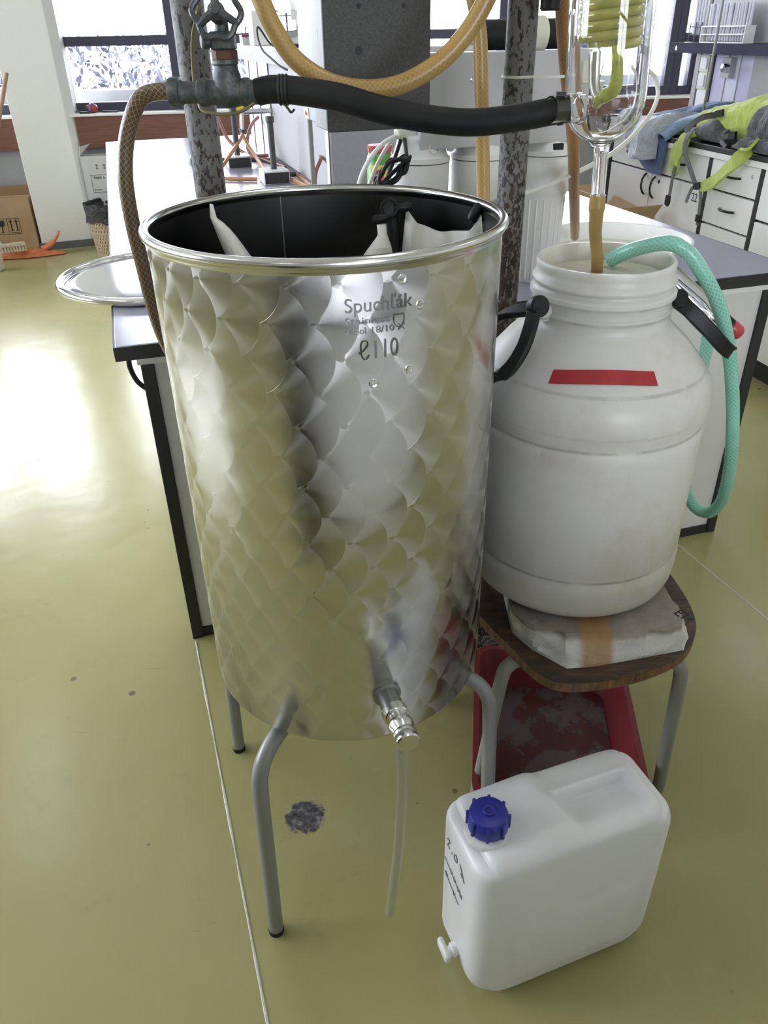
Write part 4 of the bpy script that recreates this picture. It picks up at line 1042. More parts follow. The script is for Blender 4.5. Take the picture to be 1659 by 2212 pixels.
wc_ = [(.665, .12, 1.152), (.655, .08, 1.135)] + wc_ + [(.575, .05, 1.06), (.56, .055, .98), (.56, .06, .822)]
bline('coiled_cable', wc_, .0042, M['black_plastic'], 'bundled black cable looped in front of the left filter housing', 'cable', 3)
can = thing('drink_can', 'small green and yellow can with red emblem behind the hoses', 'can', tuple(B(.655, .27, ZT)), BA)
mb = MB(); mb.lathe([(0, .001), (.026, .001), (.031, .010), (.031, .288), (.026, .298), (0, .298)], 32); part('can_body', mb, M['can_green'], can)
mb = MB(); mb.lathe([(.0313, .215), (.0313, .275)], 24, None, rad(-150), rad(-75)); part('emblem', mb, M['can_yellow'], can)
mb = MB(); mb.lathe([(.0316, .228), (.0316, .265)], 16, None, rad(-135), rad(-92)); part('emblem', mb, M['can_red'], can)
mb = MB(); mb.lathe([(.0265, .298), (.0280, .302), (.0280, .314), (0, .316)], 28); part('can_top', mb, M['can_red'], can)
bb = thing('blue_bottle', 'small blue plastic bottle between the middle and right filter housings', 'bottle', tuple(B(.948, .28, ZT)))
mb = MB(); mb.lathe([(0, 0), (.024, 0), (.026, .004), (.026, .15), (.012, .18), (.012, .19), (0, .19)], 24); part('bottle_body', mb, flat('sky_blue_plastic', (.10, .34, .55), .3), bb)
mb = MB(); mb.lathe([(.014, .19), (.014, .215), (0, .215)], 18); part('cap', mb, M['white_plastic'], bb)

# reagent rack along the middle of the bench
rk = thing('reagent_rack', 'grey and white reagent rack standing along the middle of the bench', 'rack', tuple(BO), BA)
for d in (1.36, 2.52):
    mb = MB(); mb.box(.796, .808, d, d + .055, ZT, 1.24); mb.box(.80, 1.10, d + .01, d + .045, ZT, 1.24); part('upright', mb, M['white_laminate'], rk, .001, 0)
    mb = MB(); mb.box(.7945, .797, d - .006, d + .001, ZT, 1.24); part('edge_strip', mb, M['black_edge'], rk, 0, 0)
mb = MB(); mb.box(.80, .812, 1.415, 2.52, .835, 1.24); part('side_panel', mb, M['grey_panel'], rk, .001, 0)
mb = MB(); mb.box(.808, 1.10, 1.352, 1.362, ZT, 1.24); part('front_panel', mb, M['grey_panel'], rk, .001, 0)
mb = MB(); mb.box(.80, .812, 2.575, 3.25, ZT, 1.24); part('side_panel', mb, M['white_laminate'], rk, .001, 0)
for d in (2.82, 3.1):
    mb = MB(); mb.box(.797, .801, d, d + .012, ZT, 1.24); part('edge_strip', mb, M['black_edge'], rk, 0, 0)
mb = MB(); mb.box(.775, 1.12, 1.34, 3.35, 1.288, 1.296); part('shelf_board', mb, M['white_laminate'], rk, .001, 0)
mb = MB(); mb.box(.775, .785, 1.34, 3.35, 1.232, 1.288); mb.box(.785, 1.12, 1.34, 1.35, 1.232, 1.288); part('shelf_fascia', mb, M['grey_panel'], rk, .001, 0)
for d in (2.0, 2.35, 2.7):
    mb = MB(); mb.lathe([(0, .0008), (.004, .0008), (.0045, 0)], 12, axisM((.775, d, 1.258), (-1, 0, 0))); mb.v = [(x, y, 1.258 + (z - 1.258) * 2.2) for x, y, z in mb.v]; part('slot', mb, M['sill_white'], rk)
# glassware and boxes on the rack shelf
fl = thing('round_flask', 'large round bottomed flask of clear liquid standing on the rack shelf', 'flask', tuple(B(.800, 1.99, 1.297)))
mb = MB(); RF = .096
pf = [(0, .006)] + [(RF * sin(a), .102 - RF * cos(a)) for a in [rad(x) for x in range(8, 166, 8)]] + [(.020, .200), (.019, .28), (.022, .285)]
pin = [(max(0, r - .0025), z) for r, z in reversed(pf[1:-1])] + [(0, .0085)]
mb.lathe(pf + [(.0195, .285), (.017, .21), (0, .205)], 48); part('bulb', mb, M['glass'], fl, sharp=70)
mb = MB(); mb.lathe([(.030, 0), (.046, 0), (.046, .012), (.032, .014), (.030, 0)], 32); part('cork_ring', mb, M['black_plastic'], fl)
mb = MB(); mb.box(-.05, .05, -.06, .06, 0, .145); wb = single('white_appliance', mb, M['white_plastic'], 'plain white box standing on the rack shelf beside the yellow hose', 'box', .006, base=(0, 0, 0)); wb.location = B(.835, 2.85, 1.297); wb.rotation_euler.z = BA
mb = MB(); mb.box(-.03, .03, -.05, .05, 0, .035); o = single('red_lid_box', mb, M['white_plastic'], 'low white box with red lid beside the handwheel on the rack shelf', 'box', .003, base=(0, 0, 0)); o.location = B(.81, 3.16, 1.297); o.rotation_euler.z = BA
mb = MB(); mb.box(-.031, .031, -.051, .051, .035, .046); part('box_lid', mb, M['red_rubber'], o, .002)
tr = thing('tube_rack', 'dark metal test tube rack at the far end of the rack shelf', 'rack', tuple(B(.83, 3.02, 1.297)), BA)
for z in (.03, .075):
    mb = MB(); mb.box(-.03, .03, -.10, .10, z, z + .006); part('rack_plate', mb, M['frame_dark'], tr)
for x in (-.028, .028):
    for y in (-.095, .095): mb = MB(); mb.box(x - .003, x + .003, y - .003, y + .003, 0, .085); part('rack_leg', mb, M['frame_dark'], tr)
bline('black_line', [(.79, 2.25, 1.298), (.765, 2.24, 1.315), (.722, 2.22, 1.37), (.712, 2.2, 1.34), (.718, 2.15, 1.29), (.735, 2.05, 1.26), (.755, 1.98, 1.235), (.78, 1.95, 1.22)], .004, M['dark_cable'], 'thin black cable hanging over the edge of the rack shelf', 'cable')
mb = MB(); o = thing('support_rod', 'thin upright grey support rod with pale base beside the dark box', 'rod', (-.146, 1.9, ZT))
mb.lathe([(0, 0), (.0056, 0), (.0056, .75), (0, .75)], 12); part('rod', mb, M['chairleg'], o)
mb = MB(); mb.box(-.05, .05, -.04, .04, 0, .006); part('rod_base', mb, M['grey_panel'], o, .002)
mb = MB(); mb.lathe([(.006, .196), (.011, .20), (.011, .222), (.0065, .23)], 14); part('clamp_collar', mb, M['cream_plastic'], o)
ld = thing('black_ladder_rack', 'black slotted drying rack behind the dark box', 'rack', tuple(B(1.02, 1.6, 1.297)), BA)
for x in (0, .045, .09):
    mb = MB(); mb.box(x, x + .014, 0, .01, 0, .22); part('upright', mb, M['frame_dark'], ld)
for z in (.03, .08, .13, .18):
    mb = MB(); mb.box(0, .104, .001, .009, z, z + .010); part('rung', mb, M['frame_dark'], ld)
# blue bottle and plant further back, on the sill
s_o = W(3.55, .04, .886)
bp_ = thing('purple_bottle', 'large blue purple plastic bottle on the window sill', 'bottle', tuple(s_o))
mb = MB(); mb.lathe([(0, 0), (.125, 0), (.13, .01), (.13, .30), (.11, .37), (.06, .44), (.03, .46), (0, .462)], 32); mb.v = [(x * .9, y * .45, z) for x, y, z in mb.v]; part('bottle_body', mb, M['blue_plastic'], bp_)
pl = thing('sill_plant', 'small green plant with narrow leaves on the window sill', 'plant', tuple(W(3.86, .04, .886)))
mb = MB(); mb.lathe([(0, 0), (.05, 0), (.065, .10), (.060, .10), (.0, .09)], 20); part('pot', mb, M['white_plastic'], pl)
rnd = random.Random(5)
for k in range(7):
    a = rnd.uniform(0, 6.28); b_ = rnd.uniform(.06, .14); mb = MB(); mb.ribbon([(0, 0, .09), (b_ * .4 * cos(a), b_ * .3 * sin(a), .25), (b_ * cos(a), b_ * .4 * sin(a), rnd.uniform(.34, .44))], (sin(a), -cos(a), 0), [.012, .022, .003], .002, 5); part('leaf', mb, M['plant'], pl)

# gas outlets and their hoses
def outlet(s, d, label, dz=.18):
    t = thing('gas_outlet', label, 'gas outlet', tuple(B(s, d, ZT)), BA)
    mb = MB(); mb.box(-.055, .055, -.065, .065, 0, .052); part('pedestal', mb, M['grey_laminate'], t, .004)
    mb = MB(); mb.box(-.050, .050, -.0665, -.064, .004, .046); part('front_plate', mb, M['dark_cable'], t)
    mb = MB(); mb.lathe([(.013, .052), (.0125, .225), (.017, .228), (.018, .245), (.015, .250), (0, .250)], 18); part('post', mb, M['gas_post'], t)
    mb = MB(); mb.lathe([(.010, 0), (.010, .03), (.006, .034), (.006, .05)], 14, axisM((.055, -.02, .030), (1, -.2, 0))); part('nozzle', mb, M['brass'], t)
    return t
outlet(.600, 2.40, 'grey gas outlet block with dark post nearer the window')
outlet(.680, 1.89, 'grey gas outlet block with dark post beside the rack panel')
yt = thing('gas_tap', 'yellow handled gas tap with twin hose nozzles on the rack upright', 'tap', tuple(B(.655, 2.50, 1.035)), BA)
mb = MB(); mb.lathe([(.012, 0), (.012, .145), (0, .145)], 16, axisM((.138, 0, 0), (-1, 0, 0))); part('tap_body', mb, M['steel'], yt)
mb = MB(); mb.box(-.06, .012, -.008, .008, -.006, .042); part('tap_handle', mb, M['yellow_plastic'], yt, .004)
for y in (-.02, .02):
    mb = MB(); mb.tube([(0, y * .4, 0), (-.005, y, -.04), (-.008, y * 1.2, -.085)], [.009, .008, .007], 12, 5); part('nozzle', mb, M['white_tube'], yt)
    mb = MB(); mb.lathe([(.0085, -.008), (.0105, -.008), (.0105, .008), (.0085, .008)], 14, TR(-.008, y * 1.2, -.080)); part('clamp', mb, M['brass'], yt)
def gas_hose(pts, m, label): bline('gas_hose', pts, .0085, m, label, 'hose')
gas_hose([(.647, 2.478, .945), (.622, 2.42, .925), (.56, 2.30, .885), (.50, 2.2, .845), (.45, 2.15, .823), (.38, 2.05, .822)], M['hose_tan'], 'orange gas hose sloping from the yellow tap toward the left pipe')
gas_hose([(.647, 2.522, .945), (.655, 2.42, .905), (.668, 2.25, .862), (.674, 2.06, .836), (.712, 1.96, .827), (.752, 1.80, .823), (.776, 1.60, .822), (.782, 1.40, .822), (.785, 1.28, .822)], M['hose_tan'], 'orange gas hose hanging from the yellow tap and turning along the bench')
gas_hose([(.47, 2.62, .822), (.56, 2.60, .823), (.66, 2.58, .822), (.77, 2.50, .822)], M['hose_red'], 'brown red hose lying behind the far gas outlet block')
gas_hose([(.785, 2.86, .98), (.74, 2.78, .96), (.70, 2.70, .91), (.69, 2.66, .85), (.72, 2.64, .826), (.785, 2.64, .824)], M['hose_red'], 'brown red hose arching down against the white rack panel')
gas_hose([(.56, 2.80, 1.03), (.575, 2.74, .97), (.60, 2.66, .90), (.66, 2.52, .85), (.74, 2.34, .83), (.785, 2.2, .824)], M['hose_red'], 'brown red hose crossing behind the orange gas hoses')
gas_hose([(.47, 2.02, .822), (.53, 1.98, .822), (.59, 1.95, .822), (.612, 1.94, .822)], M['hose_tan'], 'orange tubing lying in front of the gas outlet blocks')
gas_hose([(.770, 1.865, .842), (.786, 1.78, .826), (.788, 1.62, .823), (.788, 1.46, .823)], M['hose_tan'], 'orange tubing leaving the gas outlet beside the rack panel')
bline('red_tube_loop', [(.792, 1.50, .95), (.778, 1.44, .945), (.755, 1.42, .91), (.745, 1.40, .86), (.755, 1.34, .825), (.77, 1.28, .823)], .0075, M['hose_red'], 'pinkish tube arching beside the grey rack panel', 'hose')
bline('black_cable_arch', [(.69, 1.40, .822), (.695, 1.36, .86), (.715, 1.31, .885), (.745, 1.25, .875), (.765, 1.18, .84), (.77, 1.14, .822)], .0042, M['black_plastic'], 'black cable arching up from the bench in front of the rack', 'cable')
mb = MB(); mb.box(-.07, .07, -.05, .05, 0, .03); o = single('grey_case', mb, M['grey_panel'], 'flat grey case on the bench just behind the left pipe', 'case', .006, base=(0, 0, 0)); o.location = B(.46, 2.62, ZT); o.rotation_euler.z = BA
mb = MB(); mb.box(-.066, .066, -.0515, -.049, .006, .024); part('case_front', mb, M['black_plastic'], o)

# ================================================================== FLOOR THINGS NEAR THE STOOL
tb = thing('red_basin', 'rectangular dark red plastic tub on the floor under the stool', 'tub', (.355, 1.165, 0), rad(-7))
def rrect(hx, hy, r, n=5):
    out = []
    for cx, cy, a0 in ((hx - r, hy - r, 0), (-hx + r, hy - r, 90), (-hx + r, -hy + r, 180), (hx - r, -hy + r, 270)):
        for k in range(n + 1): a = rad(a0 + 90 * k / n); out.append((cx + r * cos(a), cy + r * sin(a)))
    return out
def rings(levels, close_bottom=True):
    mb = MB(); n = len(levels[0][0]); vs = []; fs = []
    for poly, z in levels: vs += [(x, y, z) for x, y in poly]
    for j in range(len(levels) - 1):
        for i in range(n): fs.append((j * n + i, j * n + (i + 1) % n, (j + 1) * n + (i + 1) % n, (j + 1) * n + i))
    return mb.add(vs, fs), n
mb, n_ = rings([(rrect(.135, .185, .03), .002), (rrect(.162, .212, .035), .088), (rrect(.172, .222, .04), .090), (rrect(.172, .222, .04), .095), (rrect(.160, .210, .035), .095), (rrect(.132, .182, .03), .006)])
mb.f.append(tuple(range(n_ - 1, -1, -1))); mb.uv.append(None); part('tub_wall', mb, M['basin_red'], tb, sharp=50)
mb = MB(); mb.prism(rrect(.131, .181, .03), .005, .0065); part('tub_bottom', mb, M['basin_floor'], tb, label='wet patchy bottom of the tub')

# canister
JM_A = rad(19.66)
jc = thing('plastic_canister', 'white plastic canister with blue screw cap standing on the floor', 'canister', (.159, .651, 0), JM_A)
JU0, JU1, JV0, JV1, JH = -.038, .300, -.004, .140, .372
def canister():
    N = 60
    hx, hy, hz = (JU1 - JU0) / 2, (JV1 - JV0) / 2, JH / 2
    cx, cy, cz = (JU0 + JU1) / 2, (JV0 + JV1) / 2, JH / 2
    vs = {}; V = []; F = []
    def vid(p):
        k = tuple(round(q, 6) for q in p)
        if k not in vs: vs[k] = len(V); V.append(p)
        return vs[k]
    grid_ = []
    for ax in range(3):
        for sg in (-1, 1):
            for i in range(N):
                for j in range(N):
                    q = []
                    for (a, b_) in ((i, j), (i + 1, j), (i + 1, j + 1), (i, j + 1)):
                        c_ = [0, 0, 0]; c_[ax] = sg; c_[(ax + 1) % 3] = -1 + 2 * a / N; c_[(ax + 2) % 3] = -1 + 2 * b_ / N
                        q.append(vid(tuple(c_)))
                    F.append(tuple(q if sg > 0 else q[::-1]))
    out = []
    R = .032
    for (x, y, z) in V:
        # denser sampling near the edges
        f = lambda t: math.copysign(abs(t) ** .85, t)
        p = Vector((f(x) * hx, f(y) * hy, f(z) * hz))
        # big rounding of the lower left corner, cut upper right corner in the side view
        c_ = Vector((max(-hx + R, min(hx - R, p.x)), max(-hy + R, min(hy - R, p.y)), max(-hz + R, min(hz - R, p.z))))
        d = p - c_
        if d.length > 1e-9:
            m_ = max(abs(d.x), abs(d.y), abs(d.z)); d = d.normalized() * m_
        p = c_ + d
        # side-view corner rounding (u-z plane)
        for sx, sz, RR in ((-1, -1, .075), (1, -1, .06), (1, 1, .07), (-1, 1, .045)):
            kx, kz = sx * (hx - RR), sz * (hz - RR)
            if (p.x - kx) * sx > 0 and (p.z - kz) * sz > 0:
                l = hypot(p.x - kx, p.z - kz)
                m_ = max(abs(p.x - kx), abs(p.z - kz))
                if l > 1e-9: p.x = kx + (p.x - kx) * m_ / l; p.z = kz + (p.z - kz) * m_ / l
        u_, v_, w_ = p.x + cx, p.y + cy, p.z + cz
        def box_m(u, z, u0, u1, z0, z1, s):
            t = lambda q, a, b: 1 / (1 + math.exp(-(q - a) / s)) * 1 / (1 + math.exp((q - b) / s))
            return t(u, u0, u1) * t(z, z0, z1)
        side = p.y / hy
        # finger recess under the handle, both faces
        # handle groove along the back of the top
        topm = max(0, (p.z / hz - .80) / .2)
        tpk = 1 / (1 + math.exp(-(u_ - .128) / .0035)) / (1 + math.exp((u_ - .250) / .0035))
        rmp = max(0, min(1, (v_ + .004) / .085)) / (1 + math.exp((v_ - .084) / .0018))
        w_ -= .034 * max(0, min(1, (p.z / hz - .45) / .4)) * tpk * rmp ** .8
        if p.y > 0: w_ -= .022 * topm * box_m(u_, v_, .115, .262, .085, .2, .006)
        # shallow raised step low on the face and slightly sunken label panel
        lab = box_m(u_, w_, .03, .235, .05, .205, .004)
        if abs(side) > .8: v_ += math.copysign(-.0035, side) * lab
        slope = max(0, min(1, (u_ - .02) / .09))
        if p.z > 0: w_ -= .010 * (1 - slope) * topm
        bulge = .006 * cos(min(1, abs(p.z / hz)) * pi / 2) * cos(min(1, abs(p.x / hx)) * pi / 2)
        if abs(side) > .7: v_ += math.copysign(bulge, side)
        out.append((u_, v_, w_))
    mb = MB(); mb.add(out, F); return mb
body_ = part('body', canister(), M['jerry'], jc, sharp=60)
NX, NY, NZ = .003, .062, JH - .012
mb = MB(); mb.lathe([(.034, -.006), (.034, .004), (.026, .006), (.026, .014), (0, .014)], 28, TR(NX, NY, NZ)); part('neck', mb, M['jerry'], jc)
mb = MB(); mb.lathe([(.0285, .010), (.0295, .012), (.0285, .036), (.0265, .040), (.0245, .041), (.010, .0415), (.009, .0445), (.0075, .0455), (.005, .0445), (.0045, .043), (0, .043)], 36, TR(NX, NY, NZ)); capo = part('screw_cap', mb, M['blue_cap'], jc, label='blue screw cap with eight ribs')
for k in range(8):
    a = 2 * pi * k / 8 + .3; mb = MB(); mb.box(.0270, .0322, -.0022, .0022, .0115, .0375, TR(NX, NY, NZ) @ RZ(a)); part('rib', mb, M['blue_cap'], capo, .0008)
TPm = axisM((-.036, .060, .075), (-1, 0, 0))
mb = MB(); mb.lathe([(.012, -.004), (.012, .010), (.009, .012), (.009, .022), (0, .022)], 18, TPm); tpo = part('tap_stub', mb, M['white_plastic'], jc)
mb = MB(); mb.box(-.024, .014, -.010, .010, .016, .026, TPm); part('tap_grip', mb, M['white_plastic'], tpo, .004)
# faded pen marks on the narrow side
pn = MB(); PM = Matrix(((0, 0, -1, JU0 - .0006), (-1, 0, 0, .125), (0, 1, 0, 0), (0, 0, 0, 1)))
def pen(pts, r=.0011): pn.tube([(x, y, 0) for x, y in pts], r, 6, 4, M=PM)
pen([(.018, .300), (.022, .306), (.027, .302), (.020, .290), (.028, .289)]); pen([(.035, .290), (.037, .288)])
pen([(.050, .302), (.044, .296), (.045, .288), (.052, .288), (.054, .296), (.050, .302)]); pen([(.064, .300), (.072, .288), (.080, .276)]); pen([(.068, .284), (.074, .280)])
pen([(.012, .248), (.030, .243), (.046, .239), (.060, .235), (.076, .229)], .0009)
for x, y in ((.034, .242), (.046, .239), (.060, .235), (.068, .232)): pen([(x, y + .004), (x + .003, y - .004), (x + .006, y + .004)], .0012)
pen([(.014, .215), (.034, .209), (.054, .203), (.066, .199)], .0009)
for x, y in ((.018, .214), (.046, .205)): pen([(x, y + .004), (x + .003, y - .004), (x + .006, y + .004)], .0012)
part('pen_marks', pn, M['pen'], jc, label='faded handwritten pen marks')

# ================================================================== RIGHT-HAND CABINETS
RA_ = rad(13); RP = Vector((1.547, 3.572, 0)); RS = Vector((-sin(RA_), cos(RA_), 0)); RN = Vector((cos(RA_), sin(RA_), 0))
def Rw(s, t, z): return RP + RS * s + RN * t + Vector((0, 0, z))
# local frame: x = along (s), y = -depth... right handed: x -> RS, y -> -RN, z
RM = Matrix(((RS.x, -RN.x, 0, RP.x), (RS.y, -RN.y, 0, RP.y), (0, 0, 1, 0), (0, 0, 0, 1)))
RROT = pi / 2 + RA_
def handle_mb(x, z, length, vertical, y=.001):
    pts = []
    for k in range(9):
        q = (k / 8 - .5); pts.append((x + (0 if vertical else q * length), y + .022 * cos(q * pi) ** .6 if abs(q) < .5 else y, z + (q * length if vertical else 0)))
    mb = MB(); mb.tube(pts, .0052, 8, smooth=False); return mb
ZC = .862
def cab(label, s0, s1):
    return thing('base_cabinet', label, 'cabinet', tuple(Rw(s0, 0, 0)), RROT), s1 - s0
def carcass(t, w):
    mb = MB(); mb.box(0, w, -.56, -.020, .08, ZC - .02); part('carcass', mb, M['black_edge'], t, 0, 0)
    for a, b_ in ((0, .0125), (w - .0125, w)):
        mb = MB(); mb.box(a + .0005, b_ - .0005, -.020, -.0005, .09, ZC - .021); part('stile', mb, M['black_edge'], t, 0, 0)
    mb = MB(); mb.box(.0, w, -.52, -.05, 0, .08); part('plinth', mb, M['black_edge'], t, 0, 0)
def front(t, name, x0, x1, z0, z1):
    mb = MB(); mb.box(x0 + .003, x1 - .003, -.020, -.001, z0 + .003, z1 - .003); return part(name, mb, M['white_laminate'], t, .001, 0)
t, w = cab('white cabinet with drawers under the green rucksack', -.16, .205)
carcass(t, w)
for z0, z1 in ((.717, .842), (.570, .714), (.10, .567)):
    d_ = front(t, 'drawer' if z0 > .2 else 'door', .012, w - .012, z0, z1)
    if z0 > .2:
        part('handle', handle_mb(w / 2, (z0 + z1) / 2 + .005, .105, False), M['black_plastic'], d_)
        if z0 > .7:
            mb = MB(); mb.lathe([(0, .002), (.008, .002), (.009, 0)], 14, axisM((.06, -.001, z0 + .085), (0, 1, 0))); part('lock', mb, M['steel'], d_)
t, w = cab('white cabinet with two doors marked 22 under the blue jacket', .205, 1.14)
carcass(t, w)
for x0, x1 in ((.012, .47), (.47, w - .032)):
    d_ = front(t, 'drawer', x0, x1, .717, .842); part('handle', handle_mb((x0 + x1) / 2, .785, .105, False), M['black_plastic'], d_)
for x0, x1, hx in ((.012, .470, .432), (.474, w - .032, .520)):
    d_ = front(t, 'door', x0, x1, .10, .714); part('handle', handle_mb(hx, .650 if hx < .45 else .655, .10, True), M['black_plastic'], d_)
    if x0 < .1:
        mb = MB(); mb.lathe([(0, .002), (.009, .002), (.010, 0)], 14, axisM((.395, -.001, .682), (0, 1, 0))); part('lock', mb, M['dark_cable'], d_)
        tm = text_mb('22', .046, .036, .0006, Matrix(((-1, 0, 0, .098), (0, 0, 1, -.0006), (0, 1, 0, .642), (0, 0, 0, 1)))); part('number', tm, M['ink'], d_, sharp=0, label='number 22 in black')
mb = MB(); mb.box(w - .030, w - .001, -.56, .0, .0, ZC - .02); part('end_panel', mb, M['black_edge'], t, 0, 0)
t, w = cab('white cabinet at the right edge beyond the drawer unit', -.66, -.16)
carcass(t, w); front(t, 'drawer', .01, w - .012, .645, .842); front(t, 'door', .01, w - .012, .10, .640)
wt = thing('side_worktop', 'dark worktop of the right hand cabinets carrying jacket and rucksack', 'worktop', tuple(Rw(-.66, 0, ZC)), RROT)
mb = MB(); mb.box(0, 1.82, -1.15, .012, .004, .028); part('slab', mb, M['black_worktop'], wt, .002, 0)
mb = MB(); mb.box(0, 1.82, -.56, .010, -.020, .004); part('front_rail', mb, M['white_laminate'], wt, .001, 0)
mb = MB(); mb.box(0, 1.82, -1.14, -.58, -.862, .003); part('rear_body', mb, M['white_laminate'], wt, 0, 0)
# service column and rack behind
rk2 = thing('service_rack', 'tall rack with white sockets and dark shelf behind the rucksack', 'rack', tuple(Rw(0, .45, ZC + .028)), RROT)
Z0 = 0; ZR = .333; ZTOP = .95
def rb(name, x0, x1, m, y0=-.05, y1=0, z0=Z0, z1=ZTOP, parent=None, lab=None):
    mb = MB(); mb.box(x0, x1, y0, y1, z0, z1); return part(name, mb, m, parent or rk2, .001, 0, lab)
rb('side_panel', 1.115, 1.155, M['grey_panel'])
rb('dark_strip', 1.092, 1.115, M['black_edge'])
rb('socket_panel', 1.000, 1.092, M['white_laminate'], -.05, .004, 0, ZR)
rb('dark_strip', .980, 1.000, M['black_edge'], -.05, .002, 0, ZR)
lil = flat('lilac_laminate', (.56, .53, .70), .4)
rb('back_panel', .872, .980, lil, -.05, -.004, 0, ZR); rb('dark_strip', .866, .872, M['grey_panel'], -.05, 0, 0, ZR)
rb('back_panel', .768, .866, flat('pale_lilac_laminate', (.64, .64, .74), .4), -.05, -.004, 0, ZR); rb('dark_strip', .762, .768, M['grey_panel'], -.05, 0, 0, ZR)
rb('back_panel', .665, .762, lil, -.05, -.004, 0, ZR)
rb('back_panel', -.10, .665, M['grey_panel'], -.05, -.002, 0, ZR)
rb('back_panel', .80, 1.092, M['grey_panel'], -.05, -.004, ZR + .05, ZTOP); rb('back_panel', -.10, .80, M['grey_panel'], -.05, -.002, ZR + .05, ZTOP)
sh = rb('shelf_board', -.10, 1.165, M['shelf_dark'], -.05, .16, ZR, ZR + .045)
mb = MB(); mb.lathe([(0, .001), (.009, .001), (.0095, 0)], 14, axisM((1.105, .16, ZR + .022), (0, 1, 0))); mb.v = [(x, y, ZR + .022 + (z - ZR - .022) * 1.2) for x, y, z in mb.v]; part('slot', mb, M['sill_white'], sh)
for z in (.245, .165):
    s_ = rb('socket', 1.004, 1.082, M['cream_plastic'], .004, .018, z, z + .076)
    rb('socket_flap', 1.014, 1.066, M['white_plastic'], .018, .026, z + .012, z + .066, s_)
kb_ = rb('switch_box', .80, .872, M['grey_panel'], -.004, .03, .225, .315)
mb = MB(); mb.lathe([(0, .03), (.018, .028), (.022, .0)], 18, axisM((.82, .03, .27), (0, 1, 0))); part('dial', mb, M['steel'], kb_)
# upright rod standing in front of it
sr = thing('stand_rod', 'tall thin grey rod of a stand in front of the service rack', 'rod', tuple(Rw(.66, .22, ZC + .028)))
mb = MB(); mb.lathe([(0, 0), (.0062, 0), (.0062, 1.1), (0, 1.1)], 12); part('rod', mb, M['chairleg'], sr)
mb = MB(); mb.box(-.05, .05, -.04, .04, 0, .008); part('rod_base', mb, M['dark_cable'], sr, .002)
# test tubes in racks on the dark shelf
zs = ZC + .028 + ZR + .045
def tube_proto():
    mb = MB(); mb.lathe([(0, 0), (.005, .002), (.0075, .008), (.0075, .155), (.0085, .158), (.0085, .160), (.0065, .160), (.0062, .010), (0, .004)], 14); return mb
rk3 = thing('tube_stand', 'small black wire stand at the left end of the dark shelf', 'rack', tuple(Rw(1.03, .36, zs)), RROT)
for z in (.034, .068):
    mb = MB(); mb.box(-.052, .052, -.022, .022, z, z + .005); part('rack_plate', mb, M['frame_dark'], rk3)
for x in (-.05, 0, .05):
    mb = MB(); mb.tube([(x, .022, 0), (x, .022, .075), (x - .004, .022, .088)], .003, 6, 4); part('rack_leg', mb, M['frame_dark'], rk3)
rk4 = thing('tube_stand', 'long clear plastic stand full of test tubes on the dark shelf', 'rack', tuple(Rw(.78, .36, zs)), RROT)
for z in (.0, .034, .068):
    mb = MB(); mb.box(-.17, .19, -.028, .028, z, z + .005); part('rack_plate', mb, M['white_plastic'], rk4)
for x in (-.168, .186):
    mb = MB(); mb.box(x, x + .005, -.028, .028, 0, .073); part('rack_end', mb, M['white_plastic'], rk4)
tg = G('frosted_tube_glass'); tg.p(col=(.88, .88, .94), rough=.15, trans=.45, ior=1.3)
first = None
spots = [(1.072, 0, .03), (1.050, .0, .03), (1.028, 0, .03), (1.005, 0, .03)] + [(.945 - .0215 * k, 0, .006) for k in range(16)] + [(.935 - .024 * k, .02, .006) for k in range(12)]
for i, (s, dy, dz) in enumerate(spots):
    if first is None:
        first = single('test_tube', tube_proto(), tg.m, 'clear empty test tube in the black wire stand on the dark shelf', 'test tube', base=(0, 0, 0), group='test tubes in the black wire stand'); o = first
    else:
        o = first.copy(); COL.objects.link(o)
    nth = ('first', 'second', 'third', 'fourth', 'fifth', 'sixth', 'seventh', 'eighth', 'ninth', 'tenth', 'eleventh', 'twelfth', 'thirteenth', 'fourteenth', 'fifteenth', 'sixteenth')
    if i < 4: o['label'] = nth[i] + ' test tube from the left in the black wire stand'
    elif i < 20: o['label'] = nth[i - 4] + ' test tube from the left in the rear row of the long stand'; o['group'] = 'test tubes in the long stand'
    else: o['label'] = nth[i - 20] + ' test tube from the left in the front row of the long stand'; o['group'] = 'test tubes in the long stand'
    o.location = Rw(s, .36 + dy, zs + dz)
    o.rotation_euler = (rad(random.uniform(-2, 2)), rad(random.uniform(-2, 2)), 0)

